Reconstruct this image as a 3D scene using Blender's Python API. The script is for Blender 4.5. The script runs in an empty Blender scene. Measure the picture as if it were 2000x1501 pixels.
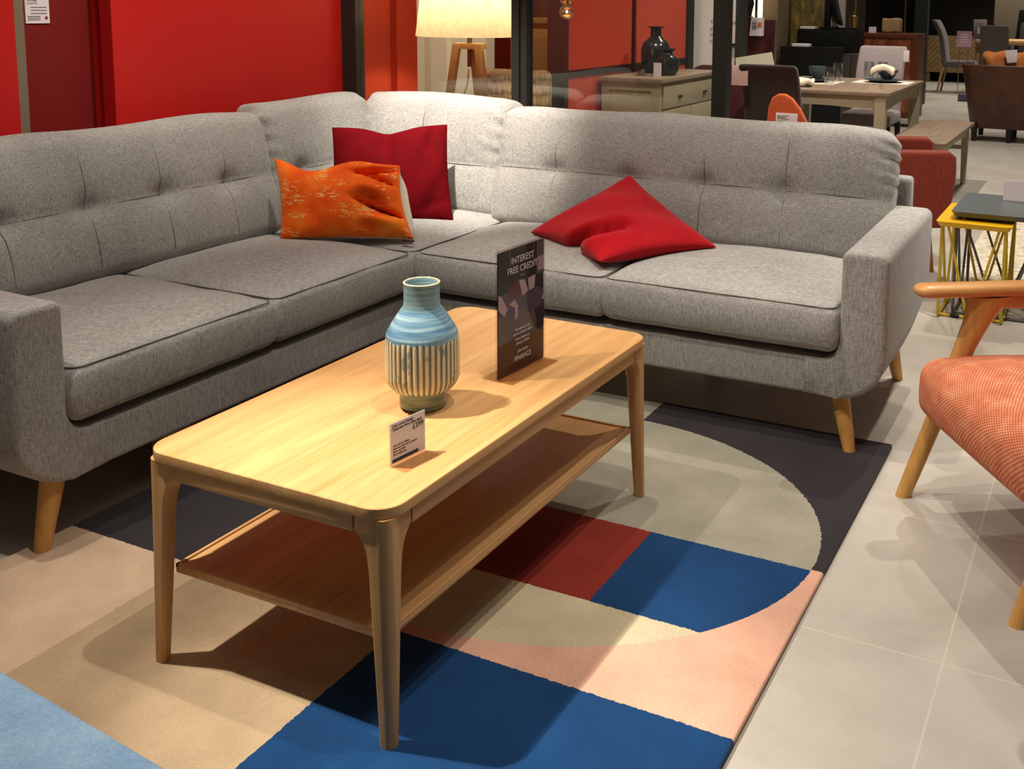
import bpy, bmesh, math, random
from mathutils import Vector, Matrix, noise
random.seed(7)
PI = math.pi
S = bpy.context.scene
C = S.collection

# ------------------------------------------------------------------ materials
def srgb(r, g, b):
    f = lambda c: (c/255/12.92) if c/255 <= .04045 else ((c/255+.055)/1.055)**2.4
    return (f(r), f(g), f(b), 1)

class NT:
    def __init__(s, name):
        s.m = bpy.data.materials.new(name); s.m.use_nodes = True
        s.t = s.m.node_tree; s.b = s.t.nodes['Principled BSDF']; s.out = s.t.nodes['Material Output']
    def n(s, typ, **k):
        x = s.t.nodes.new(typ)
        for a, v in k.items(): setattr(x, a, v)
        return x
    def l(s, a, b): s.t.links.new(a, b)
    def coord(s): return s.n('ShaderNodeTexCoord').outputs['Object']
    def mapped(s, scale, rot=(0, 0, 0)):
        mp = s.n('ShaderNodeMapping'); mp.inputs['Scale'].default_value = scale; mp.inputs['Rotation'].default_value = rot
        s.l(s.coord(), mp.inputs['Vector']); return mp.outputs['Vector']
    def noise(s, scale=(1, 1, 1), sc=1., detail=3., rough=.55, dist=0., rot=(0, 0, 0)):
        x = s.n('ShaderNodeTexNoise'); s.l(s.mapped(scale, rot), x.inputs['Vector'])
        x.inputs['Scale'].default_value = sc; x.inputs['Detail'].default_value = detail
        x.inputs['Roughness'].default_value = rough; x.inputs['Distortion'].default_value = dist
        return x.outputs['Fac']
    def ramp(s, fac, stops):
        r = s.n('ShaderNodeValToRGB'); e = r.color_ramp.elements
        while len(e) < len(stops): e.new(.5)
        for k, (p, c) in enumerate(stops): e[k].position = p; e[k].color = c
        s.l(fac, r.inputs['Fac']); return r.outputs['Color']
    def mix(s, fac, a, b, mode='MIX'):
        x = s.n('ShaderNodeMix', data_type='RGBA', blend_type=mode)
        for i, v in ((0, fac), (6, a), (7, b)):
            if hasattr(v, 'links'): s.l(v, x.inputs[i])
            else: x.inputs[i].default_value = v
        return x.outputs[2]
    def math(s, op, a, b=None, c=None):
        x = s.n('ShaderNodeMath', operation=op)
        for i, v in enumerate((a, b, c)):
            if v is None: continue
            if hasattr(v, 'links'): s.l(v, x.inputs[i])
            else: x.inputs[i].default_value = v
        return x.outputs[0]
    def sep(s):
        x = s.n('ShaderNodeSeparateXYZ'); s.l(s.coord(), x.inputs[0]); return x.outputs
    def col(s, v):
        if hasattr(v, 'links'): s.l(v, s.b.inputs['Base Color'])
        else: s.b.inputs['Base Color'].default_value = v
    def bump(s, h, strength=.3, dist=.002):
        x = s.n('ShaderNodeBump'); x.inputs['Strength'].default_value = strength; x.inputs['Distance'].default_value = dist
        s.l(h, x.inputs['Height']); s.l(x.outputs[0], s.b.inputs['Normal'])
    def set(s, **k):
        for a, v in k.items(): s.b.inputs[a.replace('_', ' ')].default_value = v
        return s

def plain(name, rgb, rough=.6, metal=0., var=.12, spec=.4, sc=8.):
    t = NT(name); c = srgb(*rgb); t.set(Roughness=rough, Metallic=metal); t.b.inputs['Specular IOR Level'].default_value = spec
    d = tuple(x*(1-var) for x in c[:3])+(1,)
    t.col(t.mix(t.noise((1, 1, 1), sc, 4.), d, c)); return t.m

def linen(name, dark, light, vs=260, contrast=(.3, .7), fleck=None, bump=.35):
    t = NT(name); t.set(Roughness=.95); t.b.inputs['Specular IOR Level'].default_value = .12
    t.b.inputs['Sheen Weight'].default_value = .15
    a = t.noise((1, 1, .10), vs, 2., .6); b = t.noise((.15, .15, 1), vs, 2., .6); c = t.noise((1, 1, 1), vs*.8, 2.)
    big = t.noise((1, 1, 1), 5., 3.)
    h = t.math('ADD', t.math('MULTIPLY', a, .40), t.math('ADD', t.math('MULTIPLY', b, .25), t.math('ADD', t.math('MULTIPLY', c, .25), t.math('MULTIPLY', big, .1))))
    t.col(t.ramp(h, [(contrast[0], srgb(*dark)), (contrast[1], srgb(*light))]))
    t.bump(h, bump, .0015); return t.m

def wood(name, dark, light, axis='Y', sc=1., rough=.42, spec=.35):
    t = NT(name); t.set(Roughness=rough); t.b.inputs['Specular IOR Level'].default_value = spec
    k = {'X': (.06, 1, 1), 'Y': (1, .06, 1), 'Z': (1, 1, .06)}[axis]
    a = t.noise(tuple(v*22*sc for v in k), 1., 5., .6, .6); b = t.noise(tuple(v*160*sc for v in k), 1., 2., .5)
    h = t.math('ADD', t.math('MULTIPLY', a, .75), t.math('MULTIPLY', b, .25))
    t.col(t.ramp(h, [(.3, srgb(*dark)), (.66, srgb(*light))])); t.bump(b, .05, .001); return t.m

def velvet(name, dark, light, sheen=.6, tint=(1, .5, .5, 1)):
    t = NT(name); t.set(Roughness=.85); t.b.inputs['Specular IOR Level'].default_value = .04
    t.b.inputs['Sheen Weight'].default_value = sheen; t.b.inputs['Sheen Roughness'].default_value = .35; t.b.inputs['Sheen Tint'].default_value = tint
    t.col(t.ramp(t.noise((1, 1, 1), 14., 4.), [(.2, srgb(*dark)), (.8, srgb(*light))]))
    t.bump(t.noise((1, 1, 1), 420., 2.), .15, .001); return t.m

def clear_glass(name, tint=(.96, .98, .97, 1), refl=.10, graze=.35):
    t = NT(name); t.t.nodes.remove(t.b)
    tr = t.n('ShaderNodeBsdfTransparent'); tr.inputs[0].default_value = tint
    gl = t.n('ShaderNodeBsdfGlossy'); gl.inputs['Roughness'].default_value = .02
    fr = t.n('ShaderNodeLayerWeight'); fr.inputs['Blend'].default_value = .35
    mx = t.n('ShaderNodeMixShader')
    t.l(t.math('MULTIPLY_ADD', fr.outputs['Facing'], graze, refl*.5), mx.inputs[0]); t.l(tr.outputs[0], mx.inputs[1]); t.l(gl.outputs[0], mx.inputs[2])
    t.l(mx.outputs[0], t.out.inputs[0]); return t.m

def glow(name, rgb, strength):
    t = NT(name); c = srgb(*rgb); t.col(c); t.b.inputs['Emission Color'].default_value = c; t.b.inputs['Emission Strength'].default_value = strength; return t.m

M = {}
M['grey'] = linen('grey_linen', (112, 110, 107), (192, 190, 186), 430, (.36, .64), None, .25)
M['grey_dark'] = linen('grey_linen_piping', (74, 71, 66), (112, 108, 102), 400, (.36, .64))
M['oak'] = wood('oak_lengthwise', (186, 136, 80), (224, 178, 120), 'Y', .8, .38)
M['oak_x'] = wood('oak_crosswise', (184, 136, 80), (226, 184, 126), 'X', .8, .42)
M['oak_z'] = wood('oak_upright', (172, 126, 76), (214, 170, 114), 'Z', .9, .45)
M['beech'] = wood('beech_leg', (186, 132, 66), (220, 170, 100), 'Z', 1., .4)
M['beech_arm'] = wood('beech_arm', (188, 126, 68), (222, 168, 108), 'Y', .8, .3)
M['black'] = plain('black_paint', (22, 21, 20), .5)
M['frame'] = plain('dark_frame', (40, 40, 36), .45)
M['white_card'] = plain('white_card', (226, 216, 218), .6, 0, .04)
M['white_paint'] = plain('white_paint', (226, 222, 210), .55, 0, .05)
M['ink'] = plain('dark_ink', (60, 56, 62), .7)
M['ink_soft'] = plain('soft_ink', (140, 134, 140), .7)
M['acrylic'] = clear_glass('clear_acrylic', (.92, .88, .87, 1), .02, .07)
M['glass'] = clear_glass('window_glass', (.93, .95, .93, 1), .13)
M['tumbler'] = clear_glass('drinking_glass', (.90, .93, .94, 1), .22)
M['greige'] = plain('greige_paint', (172, 160, 134), .5)
M['taupe_top'] = wood('taupe_wood', (116, 98, 82), (150, 130, 110), 'Y', .8, .35)
M['charcoal_fab'] = linen('charcoal_fabric', (42, 36, 34), (66, 58, 56), 200)
M['lilac_fab'] = linen('light_grey_fabric', (128, 116, 116), (162, 150, 150), 200)
M['midgrey_fab'] = linen('mid_grey_fabric', (78, 72, 68), (104, 98, 94), 200)
M['brass'] = plain('brass', (190, 150, 80), .3, .9)
M['slate'] = plain('slate_ceramic', (54, 66, 76), .35)
M['napkin'] = linen('cream_napkin', (214, 200, 172), (244, 234, 212), 150)

# ------------------------------------------------------------------ mesh helpers
def new(): return bmesh.new()
def quad_box(bm, lo, hi, bev=0., seg=2):
    r = bmesh.ops.create_cube(bm, size=1.)
    vs = r['verts']
    for v in vs: v.co = Vector([lo[i]+(hi[i]-lo[i])*(v.co[i]+.5) for i in range(3)])
    if bev > 0:
        es = list({e for v in vs for e in v.link_edges})
        bmesh.ops.bevel(bm, geom=es, offset=bev, segments=seg, profile=.6, affect='EDGES')
    return bm
def box(lo, hi, bev=0., seg=2): return quad_box(new(), lo, hi, bev, seg)

def _axis(h, r, step, arc):
    a = [r*math.tan(PI/4*k/arc) for k in range(arc+1)]
    inner = h-r; n = max(1, round(2*inner/step))
    mid = [-inner+2*inner*k/n for k in range(1, n)]
    return [-inner-x for x in reversed(a)]+mid+[inner+x for x in a]
def rbox(size, r, step=.03, arc=4, fn=None, bm=None):
    """soft rounded box centred on the origin; fn(u,v,w,co,normal) may move each point (u,v,w in -1..1)"""
    bm = bm or new(); h = [s/2 for s in size]; ax = [_axis(h[i], r, step, arc) for i in range(3)]
    n = [len(a) for a in ax]; vd = {}
    def V(i, j, k):
        key = (i, j, k)
        if key not in vd:
            p = Vector((ax[0][i], ax[1][j], ax[2][k]))
            q = Vector([max(-(h[a]-r), min(h[a]-r, p[a])) for a in range(3)])
            d = p-q; nn = d.normalized() if d.length > 1e-9 else Vector((0, 0, 1)); co = q+nn*r
            if fn: co = fn(co.x/h[0], co.y/h[1], co.z/h[2], co, nn)
            vd[key] = bm.verts.new(co)
        return vd[key]
    I, J, K = n[0]-1, n[1]-1, n[2]-1
    for i in range(I):
        for j in range(J):
            bm.faces.new((V(i, j, 0), V(i, j+1, 0), V(i+1, j+1, 0), V(i+1, j, 0)))
            bm.faces.new((V(i, j, K), V(i+1, j, K), V(i+1, j+1, K), V(i, j+1, K)))
    for i in range(I):
        for k in range(K):
            bm.faces.new((V(i, 0, k), V(i+1, 0, k), V(i+1, 0, k+1), V(i, 0, k+1)))
            bm.faces.new((V(i, J, k), V(i, J, k+1), V(i+1, J, k+1), V(i+1, J, k)))
    for j in range(J):
        for k in range(K):
            bm.faces.new((V(0, j, k), V(0, j, k+1), V(0, j+1, k+1), V(0, j+1, k)))
            bm.faces.new((V(I, j, k), V(I, j+1, k), V(I, j+1, k+1), V(I, j, k+1)))
    return bm

def lathe(prof, n=40, fn=None, bm=None, c=(0, 0, 0)):
    bm = bm or new(); rings = []
    for r, z in prof:
        ring = []
        for k in range(n):
            a = 2*PI*k/n; rr = fn(r, z, a) if fn else r
            ring.append(bm.verts.new((c[0]+rr*math.cos(a), c[1]+rr*math.sin(a), c[2]+z)))
        rings.append(ring)
    for A, B in zip(rings, rings[1:]):
        for k in range(n): bm.faces.new((A[k], A[(k+1) % n], B[(k+1) % n], B[k]))
    bm.faces.new(list(reversed(rings[0]))); bm.faces.new(rings[-1])
    return bm

def tube(pts, rad, n=8, bm=None, cap=True, closed=False):
    bm = bm or new(); pts = [Vector(p) for p in pts]; rings = []; up = None
    rr = rad if isinstance(rad, (list, tuple)) else [rad]*len(pts)
    for i, p in enumerate(pts):
        a = pts[i-1] if i else (pts[-1] if closed else p); b = pts[(i+1) % len(pts)] if (closed or i < len(pts)-1) else p
        d = (b-a).normalized()
        if up is None: up = Vector((0, 0, 1)) if abs(d.z) < .9 else Vector((1, 0, 0))
        x = d.cross(up).normalized(); y = x.cross(d).normalized(); up = y
        rings.append([bm.verts.new(p+(x*math.cos(2*PI*k/n)+y*math.sin(2*PI*k/n))*rr[i]) for k in range(n)])
    pr = list(zip(rings, rings[1:]))+([(rings[-1], rings[0])] if closed else [])
    for A, B in pr:
        for k in range(n): bm.faces.new((A[k], A[(k+1) % n], B[(k+1) % n], B[k]))
    if cap and not closed: bm.faces.new(list(reversed(rings[0]))); bm.faces.new(rings[-1])
    return bm

def prism(poly, a, b, plane='XY', bev=0., seg=2, bm=None, slices=1, fn=None):
    """extrude a 2-D polygon; plane names its axes, a..b is the range on the third"""
    bm = bm or new(); idx = {'XY': (0, 1, 2), 'XZ': (0, 2, 1), 'YZ': (1, 2, 0)}[plane]; rows = []
    for s in range(slices+1):
        t = a+(b-a)*s/slices; row = []
        for p in poly:
            co = [0, 0, 0]; co[idx[0]], co[idx[1]], co[idx[2]] = p[0], p[1], t
            co = Vector(co)
            if fn: co = fn(co)
            row.append(bm.verts.new(co))
        rows.append(row)
    n = len(poly); fs = [bm.faces.new(rows[0]), bm.faces.new(rows[-1])]
    for A, B in zip(rows, rows[1:]):
        for k in range(n): bm.faces.new((A[k], A[(k+1) % n], B[(k+1) % n], B[k]))
    bmesh.ops.recalc_face_normals(bm, faces=bm.faces)
    if bev > 0:
        es = [e for f in fs for e in f.edges]
        bmesh.ops.bevel(bm, geom=es, offset=bev, segments=seg, profile=.6, affect='EDGES')
    return bm

def rrect(x0, y0, x1, y1, r, n=6):
    out = []
    for cx, cy, a0 in ((x1-r, y0+r, -PI/2), (x1-r, y1-r, 0), (x0+r, y1-r, PI/2), (x0+r, y0+r, PI)):
        out += [(cx+r*math.cos(a0+PI/2*k/n), cy+r*math.sin(a0+PI/2*k/n)) for k in range(n+1)]
    return out
def arcpts(cx, cz, r, a0, a1, n=8): return [(cx+r*math.cos(a0+(a1-a0)*k/n), cz+r*math.sin(a0+(a1-a0)*k/n)) for k in range(n+1)]

def loft(secs, bm=None):
    bm = bm or new(); rows = [[bm.verts.new(p) for p in s] for s in secs]; n = len(rows[0])
    for A, B in zip(rows, rows[1:]):
        for k in range(n): bm.faces.new((A[k], A[(k+1) % n], B[(k+1) % n], B[k]))
    bm.faces.new(rows[0]); bm.faces.new(rows[-1]); bmesh.ops.recalc_face_normals(bm, faces=bm.faces); return bm

def pillow(cs, T, n=30, bow=.07, fn=None, pw=.42, sides=(1, -1)):
    """stuffed cushion between four corners TL, TR, BR, BL"""
    TL, TR, BR, BL = [Vector(c) for c in cs]; bm = new()
    N = ((TR-TL).cross(BL-TL)).normalized()*-1
    g = {}
    for side in (1, -1):
        for i in range(n+1):
            for j in range(n+1):
                edge = i in (0, n) or j in (0, n)
                if edge and side < 0: g[(side, i, j)] = g[(1, i, j)]; continue
                u = math.sin((i/n-.5)*PI); v = math.sin((j/n-.5)*PI)
                uu = u*(1-bow*(1-v*v)); vv = v*(1-bow*(1-u*u))
                a, b = (uu+1)/2, (vv+1)/2
                p = TL*(1-a)*(1-b)+TR*a*(1-b)+BR*a*b+BL*(1-a)*b
                t = T/2*(max(0., (1-u*u)*(1-v*v)))**pw
                d = N*t*side
                if fn: d = d+fn(u, v, side, N)
                g[(side, i, j)] = bm.verts.new(p+d)
    for side in sides:
        for i in range(n):
            for j in range(n):
                q = [g[(side, i, j)], g[(side, i, j+1)], g[(side, i+1, j+1)], g[(side, i+1, j)]]
                bm.faces.new(q if side > 0 else list(reversed(q)))
    if len(sides) == 1: bmesh.ops.delete(bm, geom=[v for v in bm.verts if not v.link_faces], context='VERTS')
    bmesh.ops.recalc_face_normals(bm, faces=bm.faces); return bm

def xf(bm, mat): bmesh.ops.transform(bm, matrix=mat, verts=bm.verts); return bm
def TR_(x=0, y=0, z=0, rz=0, rx=0, ry=0): return Matrix.Translation((x, y, z)) @ Matrix.Rotation(rz, 4, 'Z') @ Matrix.Rotation(ry, 4, 'Y') @ Matrix.Rotation(rx, 4, 'X')
def join(*bms):
    a = bms[0]
    for b in bms[1:]:
        me = bpy.data.meshes.new('t'); b.to_mesh(me); b.free(); a.from_mesh(me); bpy.data.meshes.remove(me)
    return a

# ------------------------------------------------------------------ objects
def rootloc(o):
    v = Vector((0, 0, 0))
    while o is not None: v += o.location; o = o.parent
    return v
def obj(name, bm, mat, parent=None, world=True, smooth=40, label=None, off=None):
    """one mesh object. World-space geometry is moved into the frame of its parent"""
    me = bpy.data.meshes.new(name)
    sh = rootloc(parent) if (parent is not None and world) else Vector(off or (0, 0, 0))
    if sh.length: bmesh.ops.translate(bm, verts=bm.verts, vec=-sh)
    bm.to_mesh(me); bm.free()
    for m in (mat if isinstance(mat, (list, tuple)) else [mat]): me.materials.append(m)
    if smooth:
        me.polygons.foreach_set('use_smooth', [True]*len(me.polygons))
        try: me.set_sharp_from_angle(angle=math.radians(smooth))
        except Exception: pass
    o = bpy.data.objects.new(name, me); C.objects.link(o)
    if parent is not None: o.parent = parent
    elif off: o.location = off
    if label: o['label'] = label
    return o
def tag(o, label, cat, group=None, kind=None):
    if label: o['label'] = label
    if cat: o['category'] = cat
    if group: o['group'] = group
    if kind: o['kind'] = kind
    return o
def thing(name, label, cat, loc, group=None, rz=0):
    o = bpy.data.objects.new(name, None); o.empty_display_size = .1; C.objects.link(o); o.location = loc; o.rotation_euler = (0, 0, rz)
    return tag(o, label, cat, group)
def single(name, bm, mat, label, cat, loc, group=None, smooth=40, world=False):
    o = obj(name, bm, mat, None, True, smooth, None, loc if world else None); o.location = loc
    return tag(o, label, cat, group)
def struct(name, bm, mat, parent=None, smooth=0):
    o = obj(name, bm, mat, parent, True, smooth)
    if parent is None: o['kind'] = 'structure'
    return o
def dup(root, loc, rz=None, label=None, group=None):
    r = root.copy(); C.objects.link(r); r.location = loc
    if rz is not None: r.rotation_euler = (0, 0, rz)
    if label: r['label'] = label
    if group: r['group'] = group
    for ch in list(root.children):
        c = ch.copy(); C.objects.link(c); c.parent = r
        for g in list(ch.children):
            d = g.copy(); C.objects.link(d); d.parent = c
    return r

def text_bm(lines):
    """lines: (body, size, matrix) -> one flat mesh of lettering"""
    out = new()
    for body, size, mx, align in lines:
        cu = bpy.data.curves.new('t', 'FONT'); cu.body = body; cu.size = size; cu.align_x = align; cu.extrude = .0002
        to = bpy.data.objects.new('t', cu); C.objects.link(to); to.matrix_world = mx
        bpy.context.view_layer.update()
        me = bpy.data.meshes.new_from_object(to.evaluated_get(bpy.context.evaluated_depsgraph_get()))
        me.transform(mx); out.from_mesh(me); bpy.data.meshes.remove(me); bpy.data.objects.remove(to); bpy.data.curves.remove(cu)
    return out
def faceX(x, y, z): return Matrix(((0, 0, 1, x), (1, 0, 0, y), (0, 1, 0, z), (0, 0, 0, 1)))     # text read along +Y, facing +X
def faceY(x, y, z): return Matrix(((1, 0, 0, x), (0, 0, -1, y), (0, 1, 0, z), (0, 0, 0, 1)))    # text read along +X, facing -Y

# ================================================================== setting
def floor_mat():
    t = NT('porcelain_tiles'); t.set(Roughness=.33); t.b.inputs['Specular IOR Level'].default_value = .35
    o = t.sep(); P = 1.2; Q = .6
    def line(c, off, per):
        f = t.math('FRACT', t.math('DIVIDE', t.math('ADD', c, 100*per-off), per))
        d = t.math('MULTIPLY', t.math('MINIMUM', f, t.math('SUBTRACT', 1., f)), per)
        return t.math('LESS_THAN', d, .0022)
    g = t.math('MAXIMUM', line(o[0], .812, .6), line(o[1], .709, .6))
    base = t.ramp(t.noise((1, 1, 1), 2.6, 6., .6, .4), [(.3, srgb(168, 162, 152)), (.7, srgb(194, 188, 178))])
    t.col(t.mix(t.math('MULTIPLY', g, .7), base, srgb(206, 198, 182))); return t.m
struct('floor', box((-6, -4, -.05), (4, 22, 0)), floor_mat())
struct('ceiling', box((-6, -4, 3.3), (4, 22, 3.35)), plain('ceiling_paint', (150, 146, 140), .9))
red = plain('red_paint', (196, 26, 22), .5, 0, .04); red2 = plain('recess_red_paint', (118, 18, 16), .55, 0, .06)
orange = plain('orange_red_paint', (194, 66, 40), .5, 0, .05); rust = plain('rust_red_paint', (186, 66, 46), .45, 0, .05)
cream = plain('cream_wall', (240, 228, 200), .7, 0, .04)
bm = box((-2.31, 1.345, 0), (-2.245, 2.6, 3.3), .004)
quad_box(bm, (-2.45, -.6, 0), (-2.365, 2.6, 3.3))
wl = struct('wall_left', bm, red)
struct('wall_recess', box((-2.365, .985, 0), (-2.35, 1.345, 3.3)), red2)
struct('wall_front', box((-2.36, -.6, 0), (-2.2, .94, 3.3)), red)
struct('trim_1', box((-2.36, .94, 0), (-2.205, .978, 3.3), .004), plain('grey_trim', (128, 116, 96), .5))
struct('trim_2', box((-2.25, 2.6, 0), (-2.165, 2.665, 3.3), .003), M['frame'])
bm = box((-1.325, 2.6, 0), (-1.288, 2.66, 3.3), .003); quad_box(bm, (-1.272, 2.6, 0), (-1.25, 2.66, 3.3), .003); quad_box(bm, (-1.29, 2.615, 0), (-1.27, 2.65, 3.3))
struct('trim_3', bm, M['frame'])
struct('trim_4', box((-.405, 2.6, 0), (-.345, 2.665, 3.3), .003), M['frame'])
for i, (x0, x1) in enumerate(((-2.165, -1.325), (-1.25, -.405))):
    w = struct('window_%d' % (i+1), box((x0, 2.612, 0), (x1, 2.652, .06), .003), M['frame'])
    struct('pane', box((x0, 2.628, .06), (x1, 2.636, 3.3)), M['glass'], w)
# room set beyond the glass
bm = box((-2.36, 2.665, 0), (-2.3, 3.02, 3.3)); quad_box(bm, (-2.36, 3.09, 0), (-2.3, 3.263, 3.3)); quad_box(bm, (-2.36, 3.02, 0), (-2.34, 3.09, 3.3))
struct('wall_orange', bm, orange)
bm = box((-3.3, 4.2, 0), (-2.86, 4.3, 3.3)); quad_box(bm, (-2.86, 4.17, 0), (-2.74, 4.3, 3.3)); quad_box(bm, (-2.74, 4.2, 0), (-2.47, 4.3, 3.3)); quad_box(bm, (-3.4, 2.665, 0), (-3.3, 4.3, 3.3))
struct('wall_cream', bm, cream)
struct('wall_back', box((-3.3, 4.62, 0), (-1.9, 4.7, 3.3)), rust)
bm = box((-1.9, 4.05, .0), (-1.82, 4.93, .865)); quad_box(bm, (-1.9, 4.05, .905), (-1.82, 4.93, 3.3)); quad_box(bm, (-1.9, 4.97, 0), (-1.82, 5.87, .865)); quad_box(bm, (-1.9, 4.97, .905), (-1.82, 5.87, 3.3))
struct('wall_right', bm, rust)
bm = box((-1.92, 4.0, 0), (-1.815, 4.05, 3.3)); quad_box(bm, (-1.96, 4.06, 0), (-1.905, 4.5, 3.3))
struct('trim_5', bm, M['frame'])
bm = box((-1.9, 4.93, 0), (-1.81, 4.97, 3.3)); quad_box(bm, (-1.895, 4.05, .865), (-1.812, 4.93, .905)); quad_box(bm, (-1.895, 4.97, .865), (-1.812, 5.87, .905)); quad_box(bm, (-1.95, 5.87, 0), (-1.8, 5.98, 3.3))
struct('trim_6', bm, M['black'])

# notice on the red wall
t = thing('wall_notice', 'small white printed notice on the dark red recess', 'notice', (-2.345, 1.12, 1.24))
obj('sheet', box((-2.35, 1.085, 1.203), (-2.346, 1.175, 1.29)), M['white_card'], t)
bm = text_bm([('Live things', .0085, faceX(-2.3455, 1.092, 1.279), 'LEFT'), ('to have fun', .0085, faceX(-2.3455, 1.092, 1.2695), 'LEFT')])
for k, zz in enumerate((1.258, 1.248, 1.237, 1.227, 1.221, 1.215)):
    quad_box(bm, (-2.346, 1.105 if k < 3 else 1.092, zz-.0011), (-2.3455, 1.165 if k < 3 else 1.14, zz+.0011))
obj('lettering', bm, M['ink'], t, smooth=0)
bm = new(); bmesh.ops.create_circle(bm, cap_ends=True, radius=.006, segments=16, matrix=faceX(-2.3453, 1.162, 1.2215)); obj('stamp', bm, plain('stamp_red', (120, 60, 80), .7), t, smooth=0)

# ================================================================== rug
def rug_mat():
    t = NT('rug_pile'); t.set(Roughness=1.); t.b.inputs['Specular IOR Level'].default_value = .05
    t.b.inputs['Sheen Weight'].default_value = .12
    o = t.sep(); x, y = o[0], o[1]
    wob = t.math('MULTIPLY', t.math('SUBTRACT', t.noise((1, 1, 1), 120., 2.), .5), .008)
    x = t.math('ADD', x, wob); y = t.math('ADD', y, wob)
    gt = lambda a, b: t.math('GREATER_THAN', a, b); lt = lambda a, b: t.math('LESS_THAN', a, b)
    AND = lambda *a: (a[0] if len(a) == 1 else t.math('MULTIPLY', a[0], AND(*a[1:])))
    ell = lt(t.math('ADD', t.math('POWER', t.math('DIVIDE', t.math('ABSOLUTE', t.math('ADD', x, .21)), .70), 2.), t.math('POWER', t.math('DIVIDE', t.math('ABSOLUTE', t.math('SUBTRACT', y, .935)), .605), 2.)), 1.)
    right = gt(x, -.213)
    char, sage, blue, redc, crm, pink, lb, bg = (srgb(52, 48, 52), srgb(158, 154, 138), srgb(20, 62, 108), srgb(134, 44, 32), srgb(200, 186, 156), srgb(222, 172, 148), srgb(206, 178, 150), srgb(186, 162, 130))
    c = char
    c = t.mix(AND(lt(x, -.213), gt(x, -.78), gt(y, .297)), c, sage)
    c = t.mix(AND(gt(y, .297), lt(y, .915), right), c, pink)
    c = t.mix(AND(ell, right, gt(y, .909)), c, sage)
    c = t.mix(AND(ell, gt(x, .091), gt(y, .571), lt(y, .91)), c, blue)
    c = t.mix(AND(lt(x, .091), gt(x, -.5), gt(y, .571), lt(y, .91)), c, redc)
    c = t.mix(AND(ell, right, gt(y, .297), lt(y, .571)), c, crm)
    c = t.mix(lt(y, .297), c, blue)
    c = t.mix(AND(lt(y, .297), lt(x, -.213)), c, bg)
    c = t.mix(AND(lt(y, .297), lt(x, -.79)), c, lb)
    n1 = t.noise((1, 1, 1), 5., 4.); n2 = t.noise((1, 1, 1), 300., 2.)
    c = t.mix(1., c, t.ramp(n1, [(.3, (.78, .78, .78, 1)), (.7, (1.08, 1.08, 1.08, 1))]), 'MULTIPLY')
    c = t.mix(1., c, t.ramp(n2, [(.3, (.86, .86, .86, 1)), (.7, (1.06, 1.06, 1.06, 1))]), 'MULTIPLY')
    t.col(c); t.bump(n2, .5, .003); return t.m
def rugfn(u, v, w, co, n):
    if w > .2: co.z += .0012*noise.noise(Vector((co.x*9, co.y*9, 1)))
    return co
bm = rbox((1.711, 2.40, .014), .006, .05, 3, rugfn); xf(bm, TR_(-.3375, .515, .007))
single('rug', bm, rug_mat(), 'large blue, pink, grey and rust geometric rug under the coffee table', 'rug', (0, 0, 0))

# ================================================================== corner sofa
G = M['grey']
sofa = thing('corner_sofa', 'grey woven corner sofa with button-tufted back cushions and splayed wooden legs', 'sofa', (-.8, 1.5, 0))
FY, FX = 1.585, -1.105          # front planes of the right and left wings
def arm(xi, xo, sgn=1):
    """profile of a right-hand arm and its rounded lower corner, x from inner to outer"""
    zt, zb = .607, .172
    p = [(xi-.10, zb), (xo-.135, zb)]+arcpts(xo-.135, zb+.135, .135, -PI/2, -.02, 10)
    p += arcpts(xo-.028, zt-.028, .028, 0, PI/2, 5)+arcpts(xi+.022, zt-.022, .022, PI/2, PI, 5)
    p += arcpts(xi-.055, .285+.055, .055, 0, -PI/2, 7)+[(xi-.10, .285)]
    return p
def armfn(base, ln):
    def f(co):
        t = (co.y-base)/ln
        if t > .45 and co.z < .45:
            k = (t-.45)/.55; co.z += .13*k*k*(1-(co.z-.17)/.28)
        co.z += .012*max(0, t-.1) if co.z > .5 else 0
        return co
    return f
bm = prism(arm(.375, .508), FY, 2.33, 'XZ', .016, 3, None, 14, armfn(FY, .75)); obj('arm', bm, G, sofa, smooth=50)
# left arm: same profile, turned to face +X
bm = prism(arm(0, .133), 0, .85, 'XZ', .016, 3, None, 14, armfn(0, .75))
# local x (outer) -> world -Y ; local y (depth) -> world -X
xf(bm, Matrix(((0, -1, 0, FX), (-1, 0, 0, .245), (0, 0, 1, 0), (0, 0, 0, 1)))); bmesh.ops.recalc_face_normals(bm, faces=bm.faces); bmesh.ops.reverse_faces(bm, faces=bm.faces) if False else None
obj('arm', bm, G, sofa, smooth=50)
obj('rail', box((-1.14, FY+.006, .172), (.285, 2.40, .285), .012, 3), G, sofa)
obj('rail', box((-1.98, .335, .172), (FX-.006, 2.40, .285), .012, 3), G, sofa)
# back frames
obj('back_frame', box((-1.98, 2.385, .20), (.42, 2.46, .705), .02, 3), G, sofa)
obj('back_frame', box((-2.07, .13, .20), (-1.985, 2.46, .705), .02, 3), G, sofa)

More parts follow.
